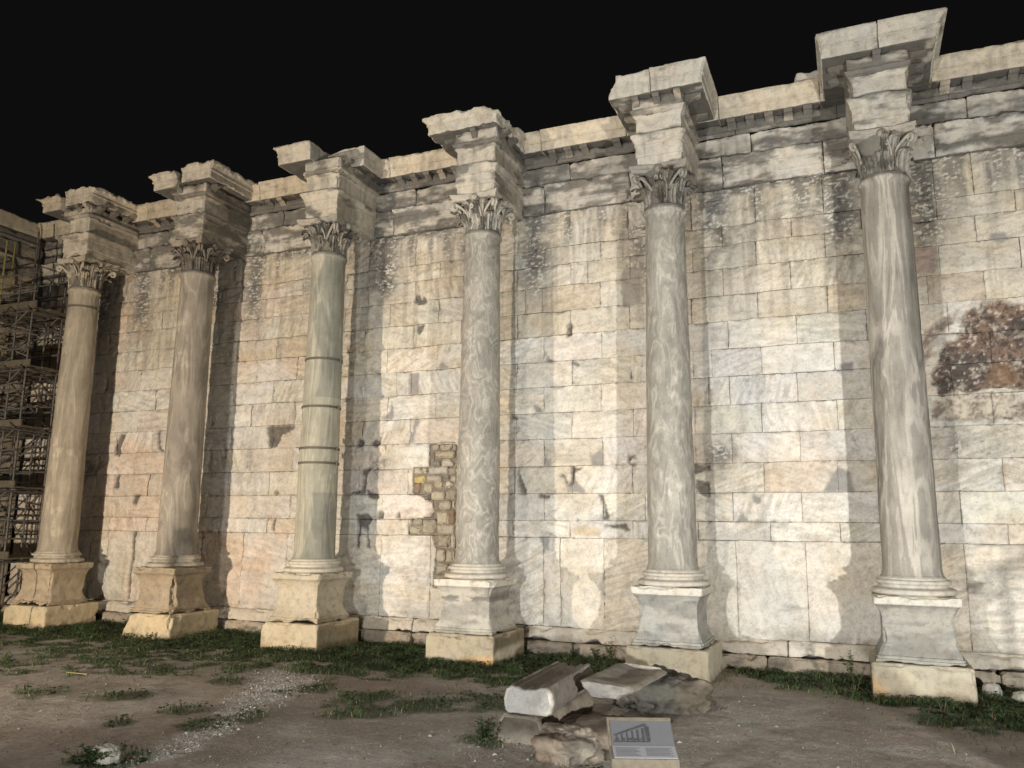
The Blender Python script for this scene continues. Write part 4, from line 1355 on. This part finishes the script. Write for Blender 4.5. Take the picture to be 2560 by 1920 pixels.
# dead leaves and bits of straw
n = 2600
x, y = rg.uniform(4, 23, n), rg.uniform(-9, 0.8, n)
z = gheight(x, y) + 0.006
a, l_, w_ = rg.uniform(0, 6.28, n), rg.uniform(0.012, 0.04, n), rg.uniform(0.004, 0.014, n)
dx, dy, ex_, ey_ = np.cos(a) * l_, np.sin(a) * l_, -np.sin(a) * w_, np.cos(a) * w_
V = np.stack([np.stack([x - dx, y - dy, z], -1), np.stack([x + ex_, y + ey_, z + 0.004], -1), np.stack([x + dx, y + dy, z + 0.010 * rg.rand(n)], -1), np.stack([x - ex_, y - ey_, z + 0.002], -1)], 1).reshape(-1, 3)
mb = MB()
mb.quads(V, np.arange(n)[:, None] * 4 + np.arange(4)[None], np.repeat(np.array((0.22, 0.165, 0.095)) * rg.uniform(0.4, 1.4, (n, 1)), 4, 0))
tag(mb.build('leaf_litter', M_LEAF, smooth=False), 'dead leaves and straw scattered over the dirt', 'litter', kind='stuff')
mb = MB()
box(mb, (-0.24, -0.025, 0.0), (0.24, 0.025, 0.012), (0.24, 0.20, 0.085), at=(6.57, -4.65, -0.52))
tag(mb.build('yellow_strip', M_LEAF, smooth=False), 'thin yellow strip lying in the sparse grass at the far left', 'strip')

# gravel
oct_v = np.array([(1, 0, 0), (-1, 0, 0), (0, 1, 0), (0, -1, 0), (0, 0, 1), (0, 0, -1)], float)
oct_t = np.array([[0, 2, 4], [2, 1, 4], [1, 3, 4], [3, 0, 4], [2, 0, 5], [1, 2, 5], [3, 1, 5], [0, 3, 5]])


def pebbles(x, y, size, colr):
    n = len(x)
    z = gheight(x, y) + size * 0.15
    a = rg.uniform(0, 2 * np.pi, n)
    sc = rg.uniform(0.6, 1.3, (n, 3)) * size[:, None] * np.array((1, 0.8, 0.55))
    jit = 1 + rg.uniform(-0.25, 0.25, (n, 6, 1))
    V = oct_v[None] * jit * sc[:, None]
    ca, sa = np.cos(a)[:, None], np.sin(a)[:, None]
    Vx, Vy = V[..., 0] * ca - V[..., 1] * sa, V[..., 0] * sa + V[..., 1] * ca
    V = np.stack([Vx + x[:, None], Vy + y[:, None], V[..., 2] + z[:, None]], -1).reshape(-1, 3)
    T = (oct_t[None] + np.arange(n)[:, None, None] * 6).reshape(-1, 3)
    return V, T, np.repeat(colr, 6, 0)


mb = MB()
n = 60000
x, y = rg.uniform(9.0, 12.6, n), rg.uniform(-8.4, -2.3, n)
k = rg.rand(n) < whitish(x, y) ** 1.5 * 0.75
x, y = x[k], y[k]
mb.tris(*pebbles(x, y, rg.uniform(0.004, 0.012, len(x)) * (1 + (rg.rand(len(x)) < 0.06) * 1.2), np.array((0.47, 0.45, 0.42)) * rg.uniform(0.55, 1.35, (len(x), 1))))
n = 190000
x, y = rg.uniform(5, 23, n), rg.uniform(-9, 0.5, n)
k = rg.rand(n) < (1 - green(x, y)) * (0.18 + 0.55 * sm(0.5, 0.65, fbm(x * 0.7, y * 0.9, 23.0, 3)))
x, y = x[k], y[k]
mb.tris(*pebbles(x, y, rg.uniform(0.003, 0.009, len(x)) * (1 + (rg.rand(len(x)) < 0.012) * rg.uniform(0.5, 3.5, len(x))), np.array((0.30, 0.270, 0.235)) * rg.uniform(0.5, 1.35, (len(x), 1))))
tag(mb.build('gravel', M_ROCK, smooth=False), 'loose pale gravel scattered over the brown dirt', 'gravel', kind='stuff')


# ================================================================== fallen stones
def slab(name, prof, ends, a0, a1, colf, mat, label, cat, seed, amp=0.012, step=0.03, group=None, grooves=None):
    """A long stone: cross-section (u, z) loop swept from a0 to a1 on the ground, capped at both ends."""
    a0, a1 = np.array(a0, float), np.array(a1, float)
    d = a1 - a0
    L = np.linalg.norm(d)
    d /= L
    side = np.array((d[1], -d[0], 0.0))
    side /= np.linalg.norm(side)
    upv = np.cross(side, d)
    pts = np.array(prof, float)
    loop = []
    for k in range(len(pts)):
        p, q = pts[k], pts[(k + 1) % len(pts)]
        nn = max(1, int(np.linalg.norm(q - p) / step))
        for t in range(nn):
            loop.append(p + (q - p) * t / nn)
    loop = np.array(loop)
    ns = max(3, int(L / step))
    ts = np.linspace(0, 1, ns)
    ctr = loop.mean(0)

    def pos(lp, t):
        return a0 + d * (t * L)[..., None] + side * lp[..., 0:1] + upv * lp[..., 1:2]

    def disp(P):
        q = P * 5.5 + seed
        D = np.stack([fbm(q[..., 0] + 13 * k, q[..., 1] + 3 * k, q[..., 2], 4, 0.6) - 0.5 for k in range(3)], -1)
        q = P * 21 + seed
        E = np.stack([np.abs(fbm(q[..., 0] + 13 * k, q[..., 1] + 3 * k, q[..., 2], 3, 0.6) - 0.5) for k in range(3)], -1)
        return P + D * 2 * amp - E * 0.022
    mb = MB()
    lp = np.repeat(loop[:, None], ns, 1)
    tt = np.repeat(ts[None], len(loop), 0)
    sh = np.ones_like(tt)
    for e in (tt * L, (1 - tt) * L):
        sh = np.minimum(sh, 1 - 0.14 * np.clip(1 - e / 0.06, 0, 1) ** 2)
    P = pos(ctr + (lp - ctr) * sh[..., None], tt)
    if grooves:
        P = P + upv * grooves(lp, tt)[..., None]
    P = disp(P)
    mb.grid(P, colf(P, 'S', tt, lp), wrap=True)
    for e, tv in ((0, 0.0), (1, 1.0)):
        rings = np.linspace(0.86, 0.0, 10)
        lp2 = ctr + (loop - ctr)[:, None] * rings[None, :, None]
        P = pos(lp2, np.full(lp2.shape[:2], tv))
        q = P * 9
        P = disp(P)
        mb.grid(P, colf(P, 'E' + str(e), np.full(P.shape[:2], tv), lp2), wrap=True, flip=(e == 0))
    o = mb.build(name, mat, ang=65, weld=0.0)
    return tag(o, label, cat, group)


def grooved_col(P, f, t, lp):
    c = weather(P, np.array((0.205, 0.185, 0.16)), 3, 0.3)
    if f == 'E0':
        n = fbm(P[..., 0] * 5, P[..., 1] * 5, P[..., 2] * 5, 4)
        c = mixc(np.array((0.37, 0.355, 0.325)) * (0.70 + 0.3 * n[..., None]), CRUST * 2.2, np.exp(-((lp[..., 0] - 0.02) / 0.10) ** 2) * sm(0.06, 0.16, lp[..., 1]) * 0.6)
    elif f == 'S':
        c = mixc(np.array((0.58, 0.54, 0.47)), c, sm(0.0, 0.03, t))
    return c


slab('grooved_beam', [(-0.30, -0.13), (-0.26, -0.165), (0.24, -0.165), (0.30, -0.13), (0.33, -0.02), (0.31, 0.10), (0.26, 0.155), (0.18, 0.16), (0.10, 0.130), (-0.04, 0.122), (-0.14, 0.15), (-0.22, 0.165), (-0.29, 0.12), (-0.32, 0.0)],
     0, (15.35, -5.72, -0.02), (15.24, -3.60, -0.04), grooved_col, M_TRIM, 'long grooved grey marble beam with a white rounded end, lying on a second block', 'fallen stone', 2,
     0.012, grooves=lambda lp, t: 0.022 * np.cos(lp[..., 0] * 52) * sm(0.08, 0.12, lp[..., 1]) * sm(0.0, 0.10, t))


def support_col(P, f, t, lp):
    c = weather(P, np.array((0.22, 0.19, 0.15)), 6, 0.3)
    if f == 'E0':
        c = weather(P, np.array((0.088, 0.076, 0.057)), 9, 0.12)
    return c


slab('support_block', [(-0.28, -0.20), (0.30, -0.20), (0.33, -0.02), (0.27, 0.13), (0.17, 0.165), (-0.22, 0.165), (-0.29, 0.08), (-0.32, -0.05)], 0,
     (15.22, -5.66, -0.38), (15.20, -3.50, -0.40), support_col, M_ROCK, 'rounded brown block with a tan end, underneath the grooved beam', 'fallen stone', 8, 0.016)


def slab_col(P, f, t, lp):
    c = weather(P, np.array((0.235, 0.215, 0.19)), 12, 0.25)
    top = weather(P, np.array((0.155, 0.15, 0.14)), 15, 0.3, 0.25)
    if f == 'E0':
        return top
    return mixc(top, c, sm(0.0, 0.10, t))


slab('moulded_slab', [(-0.22, -0.10), (0.16, -0.10), (0.20, -0.05), (0.34, -0.01), (0.37, 0.04), (0.30, 0.075), (-0.05, 0.095), (-0.30, 0.11), (-0.38, 0.09), (-0.36, 0.03), (-0.27, -0.03)], 0,
     (16.08, -4.82, 0.0), (16.22, -3.35, 0.03), slab_col, M_TRIM, 'flat moulded marble slab with a pale scalloped end, lying tilted beside the grooved beam', 'fallen stone', 14, 0.012,
     grooves=lambda lp, t: -0.07 * np.exp(-((lp[..., 0] - 0.0) / 0.25) ** 2) * sm(0.1, 0.25, t) * (lp[..., 1] > 0.03))


def boulder(name, ctr, size, seed, colf, label, cat='rock', mat=None, n=40, squash=0.35, rot=0.0, group=None, parent=None, amp=0.5):
    a = np.linspace(0, 2 * np.pi, n * 2, endpoint=False)
    b = np.linspace(-np.pi / 2, np.pi / 2, n)
    A, B = np.meshgrid(a, b, indexing='ij')
    D = np.stack([np.cos(A) * np.cos(B), np.sin(A) * np.cos(B), np.sin(B)], -1)
    # push the ball towards a box so that it has faces and corners
    mx = np.max(np.abs(D), -1, keepdims=True)
    D = D * (1 - squash) + D / mx * squash * 0.92
    q = D * 1.5 + seed
    r = 1 + amp * (fbm(q[..., 0], q[..., 1], q[..., 2], 5, 0.55) - 0.5) * 1.1
    q = D * 6 + seed
    r = r + 0.14 * amp * (np.abs(fbm(q[..., 0], q[..., 1], q[..., 2], 5, 0.65) - 0.5) * -2 + 0.3)
    P = D * r[..., None] * np.array(size)
    cr, sr = math.cos(rot), math.sin(rot)
    P = np.stack([P[..., 0] * cr - P[..., 1] * sr, P[..., 0] * sr + P[..., 1] * cr, P[..., 2]], -1) + np.array(ctr)
    mb = MB()
    mb.grid(P, colf(P), wrap=True)
    o = mb.build(name, mat or M_ROCK, parent, ang=65)
    return tag(o, label, cat, group)


boulder('rough_boulder', (16.42, -2.75, -0.50), (0.66, 0.50, 0.42), 3,
        lambda P: weather(P, mixc(np.array((0.085, 0.082, 0.068)), np.array((0.105, 0.090, 0.068)), sm(16.4, 16.9, P[..., 0])), 21, 0.42),
        'dark rough boulder behind the moulded slab, in front of a column plinth', rot=0.4, squash=0.15, amp=1.1, n=60)
boulder('tan_rock', (15.95, -5.92, -0.50), (0.40, 0.44, 0.27), 7,
        lambda P: mixc(weather(P, np.array((0.20, 0.17, 0.14)), 25, 0.3), weather(P, mixc(np.array((0.090, 0.060, 0.038)), np.array((0.066, 0.059, 0.048)), sm(15.9, 16.15, P[..., 0])), 26, 0.1), sm(-6.02, -6.2, P[..., 1])),
        'squat orange brown rock in front of the grooved beam, beside the information panel', squash=0.45, rot=0.2, amp=0.8, n=60)
boulder('low_rubble', (15.95, -4.95, -0.52), (0.55, 0.6, 0.17), 11, lambda P: weather(P, np.array((0.21, 0.175, 0.145)), 31, 0.3),
        'low heap of dark earthy stone under the moulded slab')
boulder('white_rock', (11.32, -8.22, -0.50), (0.17, 0.13, 0.13), 13, lambda P: weather(P, np.array((0.52, 0.51, 0.43)), 33, 0.1, tan=0.1),
        'small whitish rock poking out of a grass clump in the dirt')
for k, (x, y, s_, lb, cc) in enumerate([(20.62, 0.36, 0.20, 'dull brown stone lying at the wall foot past the last column', (0.30, 0.26, 0.22)),
                                        (21.05, 0.22, 0.15, 'small grey upright stone at the wall foot past the last column', (0.40, 0.38, 0.34)),
                                        (21.45, 0.02, 0.16, 'flat pale stone in the grass at the wall foot', (0.42, 0.40, 0.34)),
                                        (16.32, -4.02, 0.045, 'tiny white pebble between the moulded slab and the dark boulder', (0.62, 0.60, 0.56)),
                                        (15.98, -4.62, 0.06, 'small pale chip of marble under the scalloped end of the slab', (0.50, 0.48, 0.44))]):
    boulder('stone', (x, y, GZ + s_ * 0.35), (s_, s_ * 0.8, s_ * (1.1 if k == 1 else 0.6)), 20 + k, lambda P: weather(P, np.array(cc), 40 + k, 0.1), lb, 'stone', n=20, rot=k)

# ================================================================== information panel
pc = np.array((17.13, -7.30, 0.0))
panel = thing('information_panel', (17.13, -7.15, GZ), 'low wooden lectern with a faded dark picture panel and a pale text sheet', 'sign')
ex = np.array((math.cos(YAW), math.sin(YAW), 0.0))              # along the panel's width
eb = np.array((-math.sin(YAW), math.cos(YAW), 0.0))             # away from the viewer
PW = 0.31


def board(mb, u0, u1, p0, p1, th, lift=0.0):
    """flat board between two heights of the sloping desk: p = (back, z)"""
    p0, p1 = np.array(p0, float), np.array(p1, float)
    dd = p1 - p0
    nrm = np.array((-dd[1], dd[0])) / np.linalg.norm(dd)
    if nrm[1] < 0:
        nrm = -nrm
    V = []
    for u in (u0, u1):
        for p in (p0, p1):
            for h in (lift - th, lift):
                q = p + nrm * h
                V.append(np.array((17.13, -7.30, 0)) + ex * u + eb * q[0] + np.array((0, 0, q[1])))
    V = np.array(V)
    Q = np.array([[0, 1, 3, 2], [4, 6, 7, 5], [0, 4, 5, 1], [2, 3, 7, 6], [0, 2, 6, 4], [1, 5, 7, 3]])
    mb.quads(V, Q, (1, 1, 1))


A, B, Cp, Dp = (0.10, 0.24), (-0.13, 0.045), (-0.30, -0.025), (-0.36, -0.17)
mb = MB()
board(mb, -PW, PW, B, A, 0.03, -0.012)
board(mb, -PW, PW, Cp, (B[0] - 0.003, B[1] - 0.001), 0.03, -0.010)
board(mb, -PW, PW, (A[0] - 0.02, A[1] - 0.017), A, 0.045, 0.012)
board(mb, -PW, -PW + 0.022, B, (A[0] - 0.02, A[1] - 0.017), 0.03, 0.006)
board(mb, -PW, PW, Dp, (Cp[0], Cp[1] - 0.004), 0.03, 0.0)
mb.build('wooden_desk', M_WOOD, panel, smooth=False)
mb = MB()
board(mb, -PW + 0.024, PW - 0.004, B, (A[0] - 0.022, A[1] - 0.019), 0.01, 0.0)
pic = mb.build('picture_panel', M_PRINT, panel, smooth=False)
# printed view of the colonnade: a dark wedge of columns narrowing to the left
mb = MB()


def onboard(u, t, lift=0.003):
    p0, p1 = np.array(B), np.array(A)
    dd = p1 - p0
    nrm = np.array((-dd[1], dd[0])) / np.linalg.norm(dd)
    if nrm[1] < 0:
        nrm = -nrm
    q = p0 + dd * t + nrm * lift
    return np.array((17.13, -7.30, 0)) + ex * u + eb * q[0] + np.array((0, 0, q[1]))


def inkquad(u0, t0, u1, t1, u2, t2, u3, t3, lift=0.003):
    mb.quads(np.array([onboard(u0, t0, lift), onboard(u1, t1, lift), onboard(u2, t2, lift), onboard(u3, t3, lift)]), np.array([[0, 1, 2, 3]]), (1, 1, 1))


inkquad(-0.265, 0.12, 0.075, 0.12, 0.075, 0.17, -0.265, 0.17)
for k in range(7):
    u = -0.24 + k * 0.05
    topv = 0.36 + 0.055 * k
    inkquad(u, 0.17, u + 0.012 + 0.002 * k, 0.17, u + 0.012 + 0.002 * k, topv, u, topv)
inkquad(-0.255, 0.34, 0.055, 0.72, 0.045, 0.80, -0.255, 0.40, 0.004)
inkquad(0.050, 0.12, 0.078, 0.12, 0.062, 0.78, 0.040, 0.80, 0.005)
for k in range(5):
    inkquad(-0.25 + k * 0.06, 0.19, -0.215 + k * 0.06, 0.19, -0.215 + k * 0.06, 0.27, -0.25 + k * 0.06, 0.25, 0.0045)
mb.build('printed_view', M_INK, pic, smooth=False)
mb = MB()
board(mb, -PW + 0.026, PW - 0.006, (Cp[0] + 0.01, Cp[1] + 0.004), (B[0] - 0.004, B[1] - 0.002), 0.01, 0.004)
sheet = mb.build('text_sheet', M_PAPER, panel, smooth=False)
mb = MB()
for k in range(7):
    t0 = 0.14 + 0.105 * k
    for u0, u1 in ((-0.26, -0.03 - 0.02 * (k % 3)), (0.02, 0.27 - 0.03 * (k % 2))):
        pa = np.array((Cp[0] + 0.01, Cp[1] + 0.004)) + np.array((B[0] - 0.004 - Cp[0] - 0.01, B[1] - 0.002 - Cp[1] - 0.004)) * t0
        pb_ = pa + np.array((0.0075, 0.0031))
        board(mb, u0, u1, pa, pb_, 0.004, 0.0055)
mb.build('text_lines', M_PRINT, sheet, smooth=False)
mb = MB()
for u in (-0.22, 0.22):
    p = np.array((17.13, -7.30, 0)) + ex * u + eb * (-0.02)
    box(mb, (p[0] - 0.03, p[1] - 0.03, GZ - 0.1), (p[0] + 0.03, p[1] + 0.03, 0.09))
mb.build('post', M_WOOD, panel, smooth=False)


# ================================================================== weeds
def weed(x, y, z, h, r, n, label, seed, leafs=26, group='weeds sprouting at the wall'):
    rw = np.random.RandomState(seed)
    t = thing('weed_plant', (x, y, z), label, 'plant', group)
    ms, ml = MB(), MB()
    for k in range(n):
        a = rw.uniform(0, 2 * math.pi)
        hh = h * rw.uniform(0.5, 1.0)
        tip = np.array((x + math.cos(a) * r * rw.uniform(0.2, 1), y + math.sin(a) * r * rw.uniform(0.2, 1), z + hh))
        p0 = np.array((x + rw.uniform(-.03, .03), y + rw.uniform(-.03, .03), z - 0.02))
        tt = np.linspace(0, 1, 6)[:, None]
        pts = p0 * (1 - tt) + tip * tt
        pts[:, 2] = z + hh * tt[:, 0] ** 0.75
        tube(ms, pts, [0.006, 0.005, 0.005, 0.004, 0.003, 0.002], 5, (0.09, 0.10, 0.04))
        m_ = leafs
        f = rw.uniform(0.2, 1.0, m_)
        c0 = np.array([np.interp(f, np.linspace(0, 1, 6), pts[:, q]) for q in range(3)]).T
        an = rw.uniform(0, 2 * math.pi, m_)
        s_ = rw.uniform(0.02, 0.05, m_)
        dirv = np.stack([np.cos(an), np.sin(an), rw.uniform(-0.4, 0.5, m_)], -1)
        sd = np.stack([-np.sin(an), np.cos(an), rw.uniform(-0.5, 0.5, m_)], -1)
        V = np.stack([c0, c0 + dirv * s_[:, None] * .6 + sd * s_[:, None] * .38, c0 + dirv * s_[:, None] * 1.3, c0 + dirv * s_[:, None] * .6 - sd * s_[:, None] * .38], 1).reshape(-1, 3)
        ml.quads(V, np.arange(m_)[:, None] * 4 + np.arange(4)[None], np.repeat(np.array((0.055, 0.085, 0.032)) * rw.uniform(0.6, 1.5, (m_, 1)), 4, 0))
    ms.build('stem', M_LEAF, t)
    ml.build('leaves', M_LEAF, t, smooth=False)


weed(19.02, -0.45, GZ, 0.72, 0.22, 9, 'tall leafy weed at the left side of the last column plinth', 1)
weed(14.60, 0.80, GZ, 0.50, 0.22, 8, 'bushy weed at the wall foot, nearest the plinth behind the fallen stones', 2)
weed(14.22, 0.82, GZ, 0.34, 0.15, 6, 'smaller weed at the wall foot between two columns', 3)
weed(13.75, 0.84, GZ, 0.25, 0.13, 5, 'lowest sparse weed at the wall foot between two columns', 4)
weed(14.82, -5.80, GZ, 0.30, 0.24, 16, 'leafy dark weed against the tan end of the support block', 5, 30, None)
weed(11.22, -8.42, GZ, 0.18, 0.30, 22, 'clump of grass and leaves around the small whitish rock', 6, 30, None)
weed(4.35, -0.95, GZ, 0.20, 0.10, 6, 'small grass tuft in front of the worn rounded plinth', 7, 14, None)
weed(0.22, -0.95, GZ, 0.16, 0.10, 6, 'small grass tuft below the crack of the farthest plinth', 8, 14, None)
weed(1.9, 0.75, GZ, 0.22, 0.20, 9, 'weed in the shade at the wall foot between the two farthest columns', 9, 20)

# ================================================================== scaffolding
sc = thing('scaffolding', (-2.2, 0.0, GZ), 'dark tube scaffolding with plank decks at the far end of the wall', 'scaffolding')


def pole(name, a, b, mat=None, r=0.026):
    mb = MB()
    tube(mb, [a, b], r, 8)
    return mb.build(name, mat or M_TUBE, sc)


xs_, ys_ = (-3.25, -2.3, -1.55, -0.95), (-0.75, 0.15, 0.95)
for a in xs_:
    for b in ys_:
        pole('standard', (a + rg.uniform(-.03, .03), b, GZ), (a, b, rg.uniform(8.3, 9.3) if a > -2 else rg.uniform(9.6, 10.6)), M_YELL if (a, b) in ((-2.3, -0.75), (-3.25, 0.15)) else None)
levels = (1.1, 2.9, 4.5, 6.1, 7.7)
for lv in levels:
    mb = MB()
    for q in range(5):
        y0 = -0.80 + q * 0.34
        box(mb, (-3.3 + rg.uniform(-.1, .1), y0, lv + rg.uniform(0, .02)), (-0.78 + rg.uniform(-.12, .12), y0 + 0.32, lv + 0.05))
    mb.build('deck_boards', M_DECK, sc, smooth=False)
    mb = MB()
    box(mb, (-3.3, -0.84, lv + 0.03), (-0.8 + rg.uniform(-.1, .1), -0.81, lv + 0.20))
    mb.build('toe_board', M_DECK, sc, smooth=False)
    for b in ys_:
        for hh in ((-0.04, 0.5, 1.0) if b < 0.9 else (-0.04, 0.9)):
            e = rg.uniform(-0.1, 0.35)
            pole('ledger', (-3.35, b - 0.04, lv + hh + rg.uniform(-.03, .03)), (-0.9 + 0.4 * e, b - 0.04, lv + hh + rg.uniform(-.03, .03)))
    for a in xs_:
        pole('transom', (a + 0.04, -1.05 - rg.uniform(0, .4), lv - 0.07), (a + 0.04, 1.1, lv - 0.07))
prev = GZ
for q, lv in enumerate(levels):
    pole('brace', (-3.2, -0.80, prev), (-1.0, -0.80, lv), r=0.022)
    pole('brace', (-0.95 if q % 2 else -3.2, 0.1, prev), (-2.9 if q % 2 else -1.0, 0.1, lv), r=0.022)
    pole('brace', (-2.3, -0.78, prev + 0.2), (-2.3, 0.9, lv), r=0.02)
    prev = lv
# ladder frames close to the column
for x in (-1.12, -0.88):
    mb = MB()
    for y in (0.30, 0.72):
        tube(mb, [(x, y, GZ), (x, y, 7.6)], 0.018, 7)
    for z in np.arange(GZ + 0.3, 7.5, 0.34):
        tube(mb, [(x, 0.30, z), (x, 0.72, z)], 0.014, 6)
    mb.build('ladder_frame', M_TUBE, sc)
for q in range(40):
    z = rg.uniform(2.0, 9.2)
    x = rg.uniform(-3.3, -1.6)
    pole('loose_tube', (x, -1.0 - rg.uniform(0, .3), z), (x + rg.uniform(-0.5, 1.2), rg.uniform(-1.2, 0.6), z + rg.uniform(-0.5, 0.9)), r=0.022)

# ================================================================== beyond the right edge of the view
rail = thing('ramp_railing', (22.8, -5.0, GZ), 'sloping tubular handrail of the visitor ramp beyond the last column', 'railing')
mb = MB()
tube(mb, [(22.35, -5, 0.70), (22.62, -5, 0.90), (23.6, -5, 1.42), (24.6, -5, 1.95)], 0.032, 8)
tube(mb, [(22.62, -5, 0.80), (23.6, -5, 1.32)], 0.014, 8)
mb.build('handrail', M_TUBE, rail)
for x, z in ((22.64, 0.88), (23.6, 1.40), (24.5, 1.88)):
    mb = MB()
    tube(mb, [(x, -5, GZ), (x, -5, z)], 0.026, 8)
    mb.build('post', M_TUBE, rail)
mb = MB()  # unseen block added to keep side light off the wall foot
profblock(mb, 21.9, 24.2, -7.6, -7.1, [(GZ - 0.2, 0), (-0.06, 0)], lambda P, f: weather(P, np.array((0.33, 0.29, 0.23)), 77, 0.3), 0.08, amp=0.03, freq=3, rnd=0.05, chip=0.15, seed=77)
tag(mb.build('shade_block', M_ROCK), 'added low stone block out of view that shades the wall foot', 'wall')
